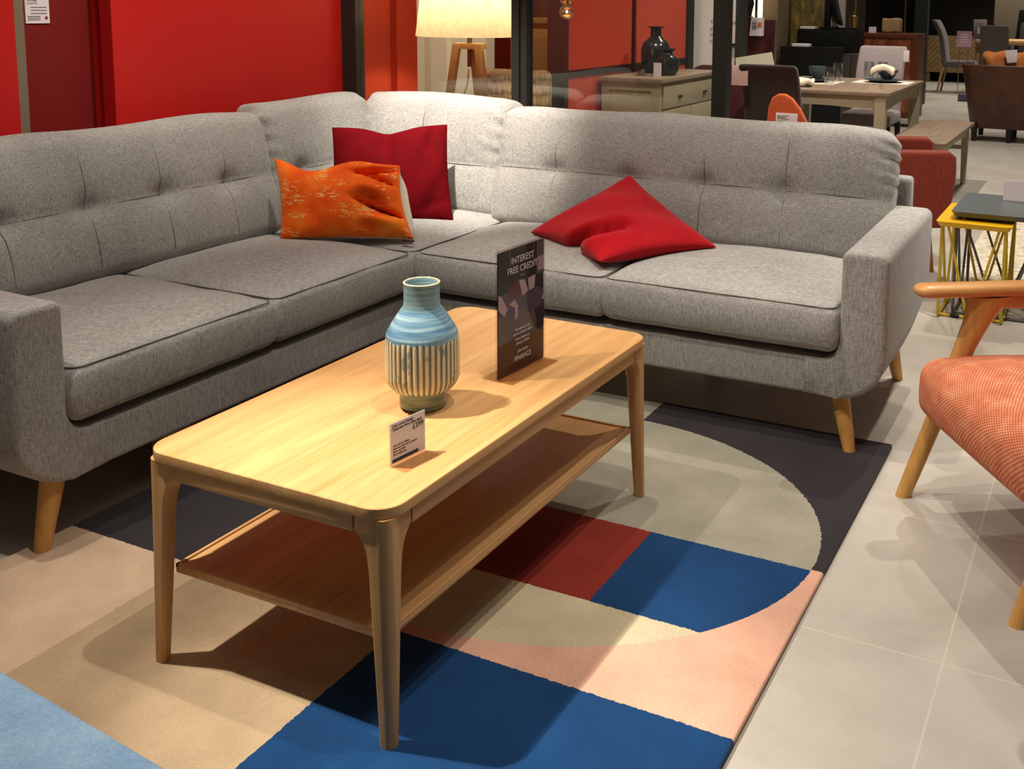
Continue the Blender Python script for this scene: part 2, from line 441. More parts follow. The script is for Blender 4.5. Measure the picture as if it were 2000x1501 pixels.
def seat(x0, x1, y0, y1, front, z0=.305, z1=.445, crown=.032):
    w, d, h = x1-x0, y1-y0, z1-z0; cx, cy, cz = (x0+x1)/2, (y0+y1)/2, (z0+z1)/2
    sd = random.random()*50
    def fn(u, v, w_, co, n):
        k = max(0, 1-abs(u)**3)*max(0, 1-abs(v)**3)
        if w_ > .3: co.z += crown*k+.006*noise.noise(Vector((co.x*5+sd, co.y*5, 0)))
        b = .010*max(0, 1-w_*w_)
        if abs(n.x) > .5: co.x += math.copysign(b, n.x)
        if abs(n.y) > .5: co.y += math.copysign(b*1.4, n.y)
        co += n*.002*noise.noise(Vector((co.x*14+sd, co.y*14, co.z*14)))
        return co
    bm = rbox((w, d, h), .026, .028, 4, fn); xf(bm, TR_(cx, cy, cz))
    o = obj('seat_cushion', bm, G, sofa, smooth=70)
    bm = new()
    for zz in (z1-.006, z0+.017):
        pts = [(p[0], p[1], zz) for p in rrect(x0+.003, y0+.003, x1-.003, y1-.003, .03, 5)]
        tube(pts, .0017, 6, bm, False, True)
    obj('piping', bm, M['grey_dark'], o, smooth=60)
seat(-.371, .366, 1.572, 2.19, 'y'); seat(-1.088, -.376, 1.572, 2.19, 'y')
seat(-1.73, -1.093, .252, .905, 'x'); seat(-1.73, -1.093, .911, 1.563, 'x')
seat(-1.84, -1.098, 1.569, 2.25, 'c')

def back(w, h, t, tufts, seam, mx, seed=0, vs=None):
    """upholstered back cushion: front towards local -Y, width X, height Z from 0; seams are thin stitched lines"""
    H2 = h/2; W2 = w/2
    def face(x, z):
        u, w_ = x/W2, (z-H2)/H2
        fu = max(0, 1-abs(u)**6); fw = max(0, 1-abs(w_)**4)
        puff = .036*fu*fw; dz = z-seam
        gro = .0045*math.exp(-(dz/.010)**2)+.009*math.exp(-(dz/.06)**2)
        for tx in tufts:
            dx = x-tx
            gro += (.004*math.exp(-(dx/.010)**2)+.004*math.exp(-(dx/.05)**2))*fw+.022*math.exp(-((dx/.045)**2+(dz/.032)**2))
        return puff-gro
    def fn(u, v, w_, co, n):
        x = co.x; z = co.z+H2
        fu = max(0, 1-abs(u)**6); fw = max(0, 1-abs(w_)**4)
        if n.y < -.3 or v < -.2: co.y -= face(x, z)
        elif n.y > .3: co.y += .012*fu*fw
        k = max(0, abs(u)-.86)/.14
        if w < 1: k = max(0, abs(u)-.72)/.28
        gz = (1 if z > seam*1.2 else .15)
        co += n*(.006 if w > 1 else .013)*k*gz*math.sin(z*(150 if w > 1 else 105)+seed+x*30)*(.3+abs(noise.noise(Vector((z*9, seed, x*3)))))
        co += n*.003*noise.noise(Vector((x*7+seed, z*7, v)))
        if w_ > 0: co.z += .014*fu*w_+.004*fu*w_*math.sin(x*9+seed*2)
        return co
    bm = rbox((w, t, h), .055, .014, 5, fn); xf(bm, Matrix.Translation((0, 0, H2))); xf(bm, mx)
    o = obj('back_cushion', bm, G, sofa, smooth=75)
    sm = new(); P = lambda x, z: mx @ Vector((x, -t/2-face(x, z)-.0002, z))
    tube([P(-W2+.045+(w-.09)*k/60, seam) for k in range(61)], .0016, 5, sm)
    for tx in (tufts if vs is None else vs):
        tube([P(tx, .05+(h-.10)*k/40) for k in range(41)], .0016, 5, sm)
    obj('seam', sm, M['grey_dark'], o, smooth=60)
    return o
til = -math.radians(15)
# right wing
back(1.555, .475, .17, [-.88+.39, -.573+.39, -.272+.39, .03+.39], .235, TR_(-.39, 2.215, .405, 0, til), seed=1)
# left wing (front faces +X)
back(1.39, .475, .17, [.55-.965, .83-.965, 1.11-.965, 1.39-.965], .235, TR_(-1.795, .965, .405, PI/2, til), seed=2)
# corner pair
back(.66, .49, .16, [-.17], .22, TR_(-1.865, 1.995, .405, PI/2, til*.72), seed=3)
back(.74, .495, .17, [-.02], .22, TR_(-1.515, 2.285, .405, 0, til*.72), seed=4)
def sleg(top, bot, r0=.030, r1=.019):
    a, b = Vector(top), Vector(bot)
    bm = tube([a+(b-a)*k/6 for k in range(7)], [r0+(r1-r0)*k/6 for k in range(7)], 16)
    for v in bm.verts:
        if (v.co-b).length < r1*1.2: v.co.z = b.z
    obj('leg', bm, M['beech'], sofa)
sleg((.362, 1.655, .20), (.413, 1.612, .014)); sleg((.39, 2.20, .28), (.418, 2.32, 0))
sleg((-1.155, .235, .20), (-1.148, .186, .014)); sleg((-1.95, .26, .25), (-1.99, .20, 0)); sleg((-1.97, 2.33, .20), (-2.0, 2.38, 0))
obj('leg', box((-1.26, .60, .0), (-1.20, .68, .185), .004), M['beech'], sofa, label='square wooden support block under the left wing')

# ================================================================== scatter cushions
crim = velvet('crimson_velvet', (78, 4, 10), (96, 7, 14), 0., (1, .25, .25, 1))
def fcr(u, v, s, N):
    g = lambda d, w: math.exp(-(d/w)**2)
    d = -.024*g(u+.02-.06*v, .10)*max(0, .35-v)+.012*g(u-.16, .10)*max(0, .2-v)
    d += -.018*g(u-.52+.30*v, .07)*max(0, -v+.1)-.016*g(u-.80+.5*(v-.4), .06)*max(0, v+.3)-.014*g(v-.72+.45*(u-.7), .06)*max(0, u)
    d += .007*math.sin(u*9+v*6)*max(0, u-.3)+.006*math.sin(v*13)*max(0, -u-.7)
    return N*s*d*(1-u**8)*(1-v**8)+Vector((0, 0, -.028))*g(u, .35)*max(0, -v)**3
cc = [(-1.72, 1.90, .80), (-1.335, 2.13, .812), (-1.215, 1.99, .462), (-1.60, 1.74, .455)]
single('crimson_cushion', pillow(cc, .13, 34, .045, fcr), crim, 'square dark crimson velvet cushion standing in the corner of the grey sofa', 'cushion', (-1.48, 1.94, .455), smooth=80, world=True)

def orange_mat():
    t = NT('orange_velvet'); t.set(Roughness=.75); t.b.inputs['Sheen Weight'].default_value = .4; t.b.inputs['Sheen Tint'].default_value = (1, .55, .2, 1)
    t.b.inputs['Specular IOR Level'].default_value = .2
    n1 = t.noise((1, 1, 1), 9., 4.); base = t.ramp(n1, [(.3, srgb(226, 66, 4)), (.55, srgb(246, 104, 12)), (.75, srgb(252, 150, 36))])
    w1 = t.noise((.5, .5, 1.5), 85., 4., .75); w2 = t.noise((.8, .8, 2.4), 9., 3., .6)
    m = t.math('MULTIPLY', t.math('GREATER_THAN', w1, .53), t.math('GREATER_THAN', w2, .55))
    t.col(t.mix(t.math('MULTIPLY', m, .75), base, srgb(236, 190, 110))); t.bump(t.noise((1, 1, 1), 380., 2.), .2, .001); return t.m
oc = [(-1.695, 1.555, .725), (-1.245, 1.70, .712), (-1.135, 1.63, .47), (-1.555, 1.425, .462)]
def osag(u, v): return Vector((0, 0, -.042))*math.exp(-((u+.38)/.36)**2)*max(0, -v)**2+Vector((0, 0, .012))*math.exp(-((u-.35)/.25)**2)*max(0, -v)**2
def forr(u, v, s, N):
    k = 1/(1+math.exp(-(u-.36)*16))
    g = lambda d, w: math.exp(-(d/w)**2)
    d = -.060*k*g(v+.70+.30*(u-.6), .075)-.035*k*g(v+.42-.5*(u-.8), .05)-.070*k*g(v-.30-.50*(u-.6), .065)+.036*k*g(v+.10, .22)+.03*k*g(v-.68, .16)
    d += -.02*g(v-.02-.25*(u-.4), .05)*g(u-.55, .16)
    d += -.012*g(u+.55-.3*v, .10)*max(0, v)+.009*math.sin(5*u+3*v)+.006*math.sin(11*u-7*v)*k
    return N*s*d*(1-u**8)*(1-v**8)+osag(u, v)
def fbk(u, v, s, N):
    return osag(u, v)+Vector((.050, .035, .0))*math.exp(-((u-.80)/.22)**2)*(1-v**4)*(1-u**10)
oc_o = thing('orange_cushion', 'oblong bright orange crushed velvet cushion with pale flecks, lying in front of the crimson one', 'cushion', (-1.40, 1.55, .46))
om = orange_mat()
obj('cover', pillow(oc, .155, 40, .075, forr, .38, (1,)), om, oc_o, smooth=80)
obj('backing', pillow(oc, .155, 40, .075, fbk, .38, (-1,)), linen('cream_backing', (206, 198, 176), (240, 232, 214), 200), oc_o, smooth=80, label='cream coloured back of the orange cushion')
obj('tag', box((-1.16, 1.59, .468), (-1.115, 1.605, .474), .001), plain('dark_tag', (62, 44, 44), .7), oc_o, label='small dark cloth tag')

rm = linen('scarlet_linen', (158, 10, 22), (196, 18, 32), 210, (.3, .7), None, .25)
def fred(u, v, s, N):
    g = lambda d, w: math.exp(-(d/w)**2)
    ax, ay, bx, by = .20, .95, .42, .18
    t = max(0., min(1., ((u-ax)*(bx-ax)+(v-ay)*(by-ay))/((bx-ax)**2+(by-ay)**2)))
    du, dv = u-(ax+(bx-ax)*t), v-(ay+(by-ay)*t); r = math.hypot(du, dv)
    fade = 1-.5*t
    d = -.060*g(r, .065)*fade+.020*g(r-.22, .13)*fade
    d += .020*g(u+.2, .5)*g(v+.1, .4)+.004*math.sin(7*u+4*v)
    o = N*s*d*(1-u**8)*(1-min(1, abs(v))**12)
    return o+Vector((.03, .055, .012))*g(u-.14, .11)*max(0, v-.3)/.7
rc = [(-.555, 2.165, .668), (-.15, 2.0, .475), (-.405, 1.62, .478), (-.80, 1.86, .485)]
single('red_cushion', pillow(rc, .15, 36, .085, fred, .40), rm, 'bright red linen cushion slumped cornerwise on the right wing of the sofa', 'cushion', (-.46, 1.9, .47), smooth=80, world=True)

# ================================================================== coffee table (near corner is the origin)
tb = thing('coffee_table', 'long oak coffee table with rounded corners, tapered legs and a lower shelf', 'table', (-.2885, .545, 0))
W, L, H = .577, 1.09, .45
bm = prism(rrect(-W, 0, 0, L, .052, 8), H-.021, H, 'XY', .0035, 3); obj('tabletop', bm, M['oak'], tb, smooth=35)
ai = .007
for lo, hi, m in (((-W+.08, ai, .397), (-.08, ai+.02, H-.021), 'oak_x'), ((-W+.08, L-ai-.02, .397), (-.08, L-ai, H-.021), 'oak_x'), ((-W+ai, .08, .397), (-W+ai+.02, L-.08, H-.021), 'oak'), ((-ai-.02, .08, .397), (-ai, L-.08, H-.021), 'oak')):
    obj('apron', box(lo, hi, .0015), M[m], tb)
def tleg(cx, cy, sx, sy):
    secs = []
    for z, w in ((H-.021, .078), (.402, .078), (.394, .070), (.384, .0615), (.372, .056), (.355, .0515), (.33, .048), (.25, .043), (.15, .037), (.012+.002, .0285)):
        r = min(.02, w*.45); i = .006-.004*(1-z/H)
        poly = []
        for px, py, a0, rr in ((i+rr0, i+rr0, PI, rr0) for rr0 in (r,)):
            poly += [(px+rr*math.cos(a0+PI/2*k/6), py+rr*math.sin(a0+PI/2*k/6)) for k in range(7)]
        e = .005
        poly += [(w-e, i), (w, i+e), (w, w-e), (w-e, w), (i+e, w), (i, w-e)] if False else [(w-e, i), (w, i+e), (w, w*.72), (w*.72, w), (i+e, w), (i, w-e)]
        secs.append([(cx+sx*p[0], cy+sy*p[1], z) for p in poly])
    obj('leg', loft(secs), M['oak_z'], tb, smooth=45)
for a in ((0, 0, -1, 1), (-W, 0, 1, 1), (0, L, -1, -1), (-W, L, 1, -1)): tleg(*a)
bm = box((-.542, .038, .189), (-.035, 1.052, .203), .002); 
for lo, hi in (((-.542, .038, .2), (-.535, 1.052, .207)), ((-.042, .038, .2), (-.035, 1.052, .207)), ((-.542, .038, .2), (-.035, .045, .207)), ((-.542, 1.045, .2), (-.035, 1.052, .207))): quad_box(bm, lo, hi, .001)
obj('shelf', bm, M['oak'], tb)

# vase
def vase_mat():
    t = NT('blue_ribbed_glaze'); t.set(Roughness=.16); o = t.sep()
    ang = t.math('ARCTAN2', o[1], o[0]); rib = t.math('COSINE', t.math('MULTIPLY', ang, 38.))
    ribc = t.ramp(t.math('MULTIPLY_ADD', rib, .5, .5), [(.25, srgb(104, 116, 112)), (.62, srgb(214, 202, 168))])
    blot = t.math('GREATER_THAN', t.noise((1, 1, .6), 42., 3.), .60)
    ribc = t.mix(t.math('MULTIPLY', blot, .6), ribc, srgb(88, 128, 146))
    band = t.noise((1, 1, 22), 9., 3.); top = t.ramp(band, [(.3, srgb(84, 124, 154)), (.5, srgb(118, 156, 178)), (.72, srgb(172, 198, 202))])
    nk = t.ramp(band, [(.3, srgb(98, 132, 142)), (.7, srgb(142, 170, 174))])
    top = t.mix(t.math('GREATER_THAN', o[2], .212), top, nk)
    edge = t.math('ADD', o[2], t.math('MULTIPLY', t.math('SUBTRACT', t.noise((1, 1, 1), 30., 2.), .5), .02))
    c = t.mix(t.math('GREATER_THAN', edge, .152), ribc, top)
    c = t.mix(t.math('LESS_THAN', o[2], .042), c, t.ramp(t.noise((1, 1, 8), 20., 3.), [(.35, srgb(104, 124, 112)), (.65, srgb(150, 164, 150))]))
    c = t.mix(t.math('GREATER_THAN', o[2], .2665), c, srgb(222, 208, 172)); t.col(c); return t.m
def ribs(r, z, a):
    if .046 < z < .150 and r > .06: return r+.0022*math.cos(38*a)*min(1, (z-.046)/.012, (.150-z)/.01)
    return r
prof = [(0.0, .002), (.046, 0), (.049, .004), (.049, .020), (.0475, .030), (.052, .034), (.062, .040), (.070, .050), (.0745, .062)]+[(.0755, .07+k*.012) for k in range(7)]+[(.0755, .152), (.0735, .163), (.065, .178), (.053, .197), (.044, .210), (.0385, .217), (.0375, .226), (.0375, .262), (.0385, .267), (.036, .2685), (.033, .266), (.033, .22), (.05, .19), (.07, .15), (.07, .06), (0.0, .05)]
single('vase', lathe(prof, 228, ribs), vase_mat(), 'blue and cream ribbed ceramic vase standing on the coffee table', 'vase', (-.232, .425, .4505), smooth=60)

# sign holder
sg = thing('sign_holder', 'clear acrylic stand with a dark finance poster on the coffee table', 'sign', (-.155, .705, .45))
def SX(bm): return xf(bm, Matrix.Translation((-.158, .706, .45)) @ Matrix.Rotation(math.radians(-3.5), 4, 'Z'))
obj('base', SX(box((-.042, -.095, .0005), (.042, .095, .0032))), clear_glass('tinted_acrylic', (.88, .81, .75, 1), .06, .15), sg, smooth=0, label='flat clear acrylic foot')
bm = new(); quad_box(bm, (-.0045, -.095, .0035), (-.0025, .095, .297)); quad_box(bm, (.0025, -.095, .003), (.0045, .095, .297)); quad_box(bm, (-.0045, -.095, .2965), (.0045, .095, .2985))
obj('stand', SX(bm), M['acrylic'], sg, smooth=0, label='clear acrylic T shaped stand')
post = [plain(a_, c_, .8, 0, .1, .1) for a_, c_ in (('poster_dark', (38, 28, 33)), ('poster_floor', (100, 90, 82)), ('poster_sofa', (84, 72, 96)), ('poster_pale', (176, 160, 168)), ('poster_red', (98, 34, 38)), ('poster_brown', (84, 58, 48)))]
bm = box((-.001, -.093, .004), (.001, .093, .294))
def patch(pts, mi, lift=.0016):
    f = bm.faces.new([bm.verts.new((lift, y, z)) for y, z in pts]); f.material_index = mi; f.normal_update()
    if f.normal.x < 0: f.normal_flip()
patch([(-.093, .08), (.093, .10), (.093, .17), (-.02, .185), (-.093, .16)], 1)                       # carpet
patch([(-.093, .004), (.093, .004), (.093, .10), (-.093, .08)], 5, .0018)                              # floorboards
patch([(-.093, 0.194), (-.06, 0.198), (.03, 0.194), (.05, 0.174), (.02, 0.148), (-.06, 0.144), (-.093, 0.150)], 2, .002)
patch([(.008, 0.180), (.03, 0.188), (.075, 0.184), (.088, 0.164), (.08, 0.136), (.03, 0.132), (.008, 0.150)], 2, .0024)
patch([(-.055, 0.210), (-.012, 0.218), (.0, 0.184), (-.045, 0.178)], 4, .0022)
patch([(-.012, 0.218), (.012, 0.214), (.026, 0.184), (.002, 0.176)], 3, .0026); patch([(.024, 0.214), (.056, 0.216), (.052, 0.186), (.03, 0.183)], 3, .0026)
patch([(-.093, .200), (-.080, .192), (-.058, .160), (-.07, .145), (-.093, .165)], 3, .0026)
patch([(-.052, .168), (-.03, .176), (-.016, .160), (-.018, .130), (-.028, .128), (-.028, .156), (-.04, .162)], 3, .0026)
patch([(.045, .150), (.093, .150), (.093, .086), (.066, .080), (.058, .120)], 0, .0022); patch([(.046, .150), (.075, .163), (.093, .160), (.093, .148)], 3, .0023)
patch([(.062, .215), (.093, .215), (.093, .294), (.062, .294)], 1, .0022); patch([(.066, .222), (.093, .222), (.093, .256), (.066, .256)], 3, .0024)
patch([(-.05, .245), (-.046, .245), (-.046, .294), (-.05, .294)], 1, .0021); patch([(.048, .236), (.052, .236), (.052, .294), (.048, .294)], 1, .0021)
obj('poster', SX(bm), post, sg, smooth=0, label='dark poster with a photo of a purple sofa')
txt = text_bm([('INTEREST', .0215, faceX(.0047, .0, .2605), 'CENTER'), ('FREE CREDIT', .0215, faceX(.0047, .0, .238), 'CENTER'), ('John Lewis', .0095, faceX(.0047, .0, .0485), 'CENTER'), ('FINANCE', .0165, faceX(.0047, .0, .030), 'CENTER'),
               ('Pay when you like', .0085, faceX(.0047, 0, .101), 'CENTER'), ('with no interest added', .0085, faceX(.0047, 0, .091), 'CENTER'), ('Ask a Partner or', .0085, faceX(.0047, 0, .078), 'CENTER'), ('pick up a leaflet', .0085, faceX(.0047, 0, .068), 'CENTER')])
quad_box(txt, (.0045, -.008, .2275), (.0048, .008, .2283))
obj('lettering', SX(txt), plain('pale_ink', (206, 196, 198), .7), sg, smooth=0)

# price card on the table
pc = thing('price_card', 'small white price card reading 399 pounds at the front of the coffee table', 'price card', (-.098, .192, .45))
def PX(bm): return xf(bm, Matrix.Translation((-.099, .192, .45)) @ Matrix.Rotation(math.radians(-8), 4, 'Z'))
bm = box((-.002, -.046, .0005), (.040, .046, .0025)); quad_box(bm, (-.002, -.046, .002), (0, .046, .083))
obj('stand', PX(bm), M['acrylic'], pc, smooth=0)
obj('card', PX(box((.0004, -.045, .004), (.0012, .045, .082))), M['white_card'], pc, smooth=0)
bm = text_bm([('John Lewis Design', .0072, faceX(.0015, -.039, .0735), 'LEFT'), ('Calabrese Mira coffee table', .0068, faceX(.0015, -.039, .0668), 'LEFT'), ('£399', .0145, faceX(.0015, .041, .0545), 'RIGHT'),
              ('H45 x W110 x D60cm', .0046, faceX(.0015, -.039, .036), 'LEFT'), ('Made from solid oak and veneers', .0046, faceX(.0015, -.039, .0305), 'LEFT'), ('Easy to assemble', .0046, faceX(.0015, -.039, .025), 'LEFT'), ('Also in other sizes', .0046, faceX(.0015, -.039, .0195), 'LEFT')])
quad_box(bm, (.0012, -.041, .0065), (.0015, .026, .0125))
obj('lettering', PX(bm), M['ink'], pc, smooth=0)

# ================================================================== armchair at right
wv = NT('woven_coral'); wv.set(Roughness=.9); wv.b.inputs['Specular IOR Level'].default_value = .15
o = wv.sep(); fx = wv.math('SINE', wv.math('MULTIPLY', wv.math('ADD', o[0], wv.math('MULTIPLY', o[2], .15)), 520.)); fy = wv.math('SINE', wv.math('MULTIPLY', wv.math('ADD', o[1], o[2]), 560.))
ch = wv.math('MULTIPLY_ADD', wv.math('MULTIPLY', fx, fy), .5, .5); nz = wv.noise((1, 1, 1), 26., 4.)
hh = wv.math('ADD', wv.math('MULTIPLY', ch, .5), wv.math('MULTIPLY', nz, .5))
wv.col(wv.ramp(hh, [(.22, srgb(176, 92, 62)), (.52, srgb(212, 124, 88)), (.82, srgb(240, 190, 158))])); wv.bump(ch, .5, .002)
ac = thing('armchair', 'coral woven armchair with a pale wooden frame standing at the right edge', 'armchair', (.769, 1.17, 0), None, math.atan2(-.833, .553))
# local frame: x = u (far leg -> near leg), y = v (towards the back)
def acf(u, v, w_, co, n):
    k = max(0, 1-abs(u)**3.2)*max(0, 1-abs(v)**3)
    if w_ > .2: co.z += .042*k
    if w_ < -.2: co.z -= .012*k
    if abs(n.y) > .4: co.y += math.copysign(.02*(1-w_*w_)*max(0, 1-abs(u)**4), n.y)
    co.z += .02*(-v)*.5*1
    return co
bm = rbox((.60, .56, .155), .045, .03, 5, acf); xf(bm, TR_(0, .30, .30)); sc_ = obj('seat', bm, wv.m, ac, False, 70)
bm = rbox((.56, .12, .58), .05, .03, 5, lambda u, v, w_, co, n: co+Vector((0, -.03*(1-u*u)*(1-w_*w_) if v < 0 else 0, 0))); xf(bm, TR_(0, .615, .64, 0, math.radians(-16))); obj('backrest', bm, wv.m, ac, False, 70)
for s in (-1, 1):
    a, b = Vector((s*.30, 0, 0)), Vector((s*.285, .195, .548))
    secs = []
    for k in range(9):
        t = k/8; p = a+(b-a)*t; w = (.021+.012*t) if t < .85 else .034+.03*(t-.85)/.15; th = .019+.006*t
        secs.append([p+Vector((th*math.cos(q), w*math.sin(q)*1.0+(.012*max(0, t-.8)/.2), 0)) for q in [2*PI*i/14 for i in range(14)]])
    bm = loft([[tuple(p) for p in s_] for s_ in secs]); obj('leg', bm, M['beech'], ac, False)
    a, b = Vector((s*.285, .60, 0)), Vector((s*.275, .53, .545))
    bm = tube([a+(b-a)*k/6 for k in range(7)], [.018+.006*math.sin(PI*k/6) for k in range(7)], 14); obj('leg', bm, M['beech'], ac, False)
    # armrest: long paddle with a rounded nose, and a rail below it
    secs = []
    for y in (.0002, .001, .003, .007, .012, .018, .025, .034, .05, .12, .25, .40, .55, .68, .70):
        nose = math.sqrt(max(0., 1-(1-min(1, y/.032))**2))
        hw = .036*nose+.001; hz = .0165*nose+.001
        secs.append([(s*.292+hw*math.copysign(abs(math.cos(q))**.7, math.cos(q)), y, .565+hz*math.copysign(abs(math.sin(q))**.75, math.sin(q))) for q in [2*PI*i/16 for i in range(16)]])
    obj('armrest', loft(secs), M['beech_arm'], ac, False, 60)
    obj('rail', box((s*.285-.014, .16, .515), (s*.285+.014, .56, .552), .006, 3), M['beech_arm'], ac, False)
obj('rail', box((-.28, .09, .20), (.28, .12, .24), .004), M['beech'], ac, False)

# ================================================================== blue footstool in the near left corner
bl = NT('sky_blue_velvet'); bl.set(Roughness=.9); bl.b.inputs['Sheen Weight'].default_value = .25
bl.col(bl.ramp(bl.math('ADD', bl.math('MULTIPLY', bl.noise((1, .5, 1), 13., 6., .7), .6), bl.math('MULTIPLY', bl.noise((1, 1, 1), 190., 3.), .4)), [(.34, srgb(112, 152, 192)), (.66, srgb(156, 190, 218))])); bl.bump(bl.noise((1, 1, 1), 300., 2.), .2, .001)
fs = thing('footstool', 'pale blue velvet footstool in the near left corner of the picture', 'footstool', (-.25, -.79, 0))
bm = rbox((1.30, .56, .16), .03, .04, 4, lambda u, v, w_, co, n: co+Vector((0, 0, .012*(1-u**4)*(1-v**4) if w_ > 0 else 0))); xf(bm, TR_(-.25, -.785, .33, math.radians(-5.5))); obj('seat', bm, bl.m, fs, smooth=70)
obj('frame', xf(box((-.58, -.22, .20), (.58, .22, .26), .01), TR_(-.25, -.785, 0, math.radians(-5.5))), M['beech'], fs)
for x, y, z in ((-.78, -.55, .0142), (.30, -.66, .0142), (-.80, -.93, 0), (.28, -1.03, 0)): obj('leg', tube([(x, y, z), (x, y, .23)], [.016, .024], 14), M['beech'], fs)

# ================================================================== behind the glass: lamp, wicker chair, cupboard, sideboard
lp = thing('floor_lamp', 'lit floor lamp with a cream drum shade on a wooden tripod behind the glass', 'lamp', (-1.80, 3.0, 0))
sh = NT('lamp_shade_linen'); sh.set(Roughness=.9)
tl = sh.n('ShaderNodeBsdfTranslucent'); mxs = sh.n('ShaderNodeMixShader'); mxs.inputs[0].default_value = .30
shc = sh.ramp(sh.noise((1, 1, 1), 40., 4.), [(.3, srgb(232, 214, 172)), (.7, srgb(250, 236, 204))]); sh.col(shc); sh.l(shc, tl.inputs[0])
sh.l(sh.b.outputs[0], mxs.inputs[1]); sh.l(tl.outputs[0], mxs.inputs[2]); sh.l(mxs.outputs[0], sh.out.inputs[0])
bm = new(); rows = []
for r, z in ((.258, 1.128), (.257, 1.131), (.215, 1.47), (.214, 1.472)):
    rows.append([bm.verts.new((-1.80+r*math.cos(2*PI*k/64), 3.0+r*math.sin(2*PI*k/64), z)) for k in range(64)])
for A, B in zip(rows, rows[1:]):
    for k in range(64): bm.faces.new((A[k], A[(k+1) % 64], B[(k+1) % 64], B[k]))
obj('lamp_shade', bm, sh.m, lp)
lw = wood('lamp_wood', (146, 116, 74), (182, 150, 102), 'Z')
obj('hub', box((-1.878, 2.972, 1.066), (-1.722, 3.028, 1.094), .004), lw, lp)
for x0, y0, x1, y1 in ((-1.862, 2.985, -2.02, 2.93), (-1.738, 2.985, -1.58, 2.93), (-1.80, 3.03, -1.80, 3.24)):
    secs = [[(x0+(x1-x0)*t+dx, y0+(y1-y0)*t+dy, 1.09*(1-t)) for dx, dy in ((-.019, -.012), (.019, -.012), (.019, .012), (-.019, .012))] for t in (0, .5, 1)]
    obj('leg', loft(secs), lw, lp, smooth=0)
obj('stem', tube([(-1.8, 3, .98), (-1.8, 3, 1.19)], .012, 10), M['frame'], lp)
obj('bulb', lathe([(0, 0), (.02, .005), (.035, .04), (.03, .07), (.014, .1), (0, .1)], 16, None, None, (-1.8, 3.0, 1.19)), glow('lamp_bulb_glow', (255, 214, 150), 18), lp)
obj('flex', tube([(-1.795, 2.985, .97), (-1.80, 2.98, .9), (-1.82, 2.975, .84), (-1.823, 2.97, .7), (-1.83, 2.97, .3), (-1.84, 2.97, .01)], .004, 6), plain('cream_flex', (206, 184, 140), .5), lp)

def wicker():
    t = NT('woven_seagrass'); t.set(Roughness=.85); o = t.sep()
    a = t.math('SINE', t.math('ADD', t.math('MULTIPLY', o[2], 45.), t.math('MULTIPLY', t.noise((1, 1, 1), 12., 2.), 3.))); b = t.noise((1, 1, .22), 75., 3.)
    h = t.math('ADD', t.math('MULTIPLY', t.math('ABSOLUTE', a), .30), t.math('MULTIPLY', b, .75))
    t.col(t.ramp(h, [(.25, srgb(58, 42, 26)), (.5, srgb(132, 106, 74)), (.8, srgb(186, 160, 122))])); t.bump(h, .8, .01); return t.m
wc = thing('wicker_chair', 'brown woven seagrass chair behind the glass to the right of the lamp', 'chair', (-1.93, 3.72, 0))
wm = wicker()
obj('backrest', rbox((.42, .07, .56), .03, .035, 3, lambda u, v, w_, co, n: co+n*.004*math.sin(co.z*90)+Vector((-1.93, 3.62+.05*u*u, .65))), wm, wc)
obj('seat', xf(rbox((.44, .42, .12), .03, .05, 3), TR_(-1.93, 3.86, .40)), wm, wc)
for x in (-2.11, -1.75):
    for y in (3.64, 4.02): obj('leg', tube([(x, y, 0), (x, y, .36)], .02, 10), wm, wc)
oc2 = thing('ochre_cupboard', 'tall mustard yellow panelled cupboard behind the glass beside a dark column', 'cupboard', (-2.12, 4.42, 0))
och = plain('ochre_paint', (150, 112, 54), .6)
obj('body', box((-2.36, 4.31, 0), (-1.985, 4.58, 1.19), .004), och, oc2)
obj('cornice', box((-2.38, 4.29, 1.165), (-1.98, 4.6, 1.20), .006), och, oc2)
d = obj('door', box((-2.33, 4.295, .05), (-2.02, 4.312, 1.13), .003), och, oc2)
bm = box((-2.28, 4.288, .1), (-2.07, 4.296, 1.08), .004); obj('panel', bm, plain('ochre_dark', (132, 96, 44), .6), d)  # panel in a darker ochre than the door
single('picture_frame', join(box((-.075, -.012, 0), (.055, .012, .30), .003), box((-.06, -.014, .015), (.04, -.011, .285))), [plain('dark_green_frame', (44, 48, 36), .5)], 'dark picture frame leaning on top of the mustard cupboard, left of the box file', 'picture frame', (-2.23, 4.36, 1.2005))
single('box_file', box((-.05, -.06, 0), (.045, .06, .26), .002), plain('dark_olive_box', (56, 58, 40), .6), 'dark olive box standing on the mustard cupboard', 'box', (-2.115, 4.38, 1.2005))
single('marble_block', box((-.018, -.05, 0), (.018, .05, .24), .002), plain('mottled_marble', (150, 144, 124), .4, 0, .5, .4, 40), 'narrow mottled stone bookend at the right end of the mustard cupboard top', 'bookend', (-2.03, 4.38, 1.2005))

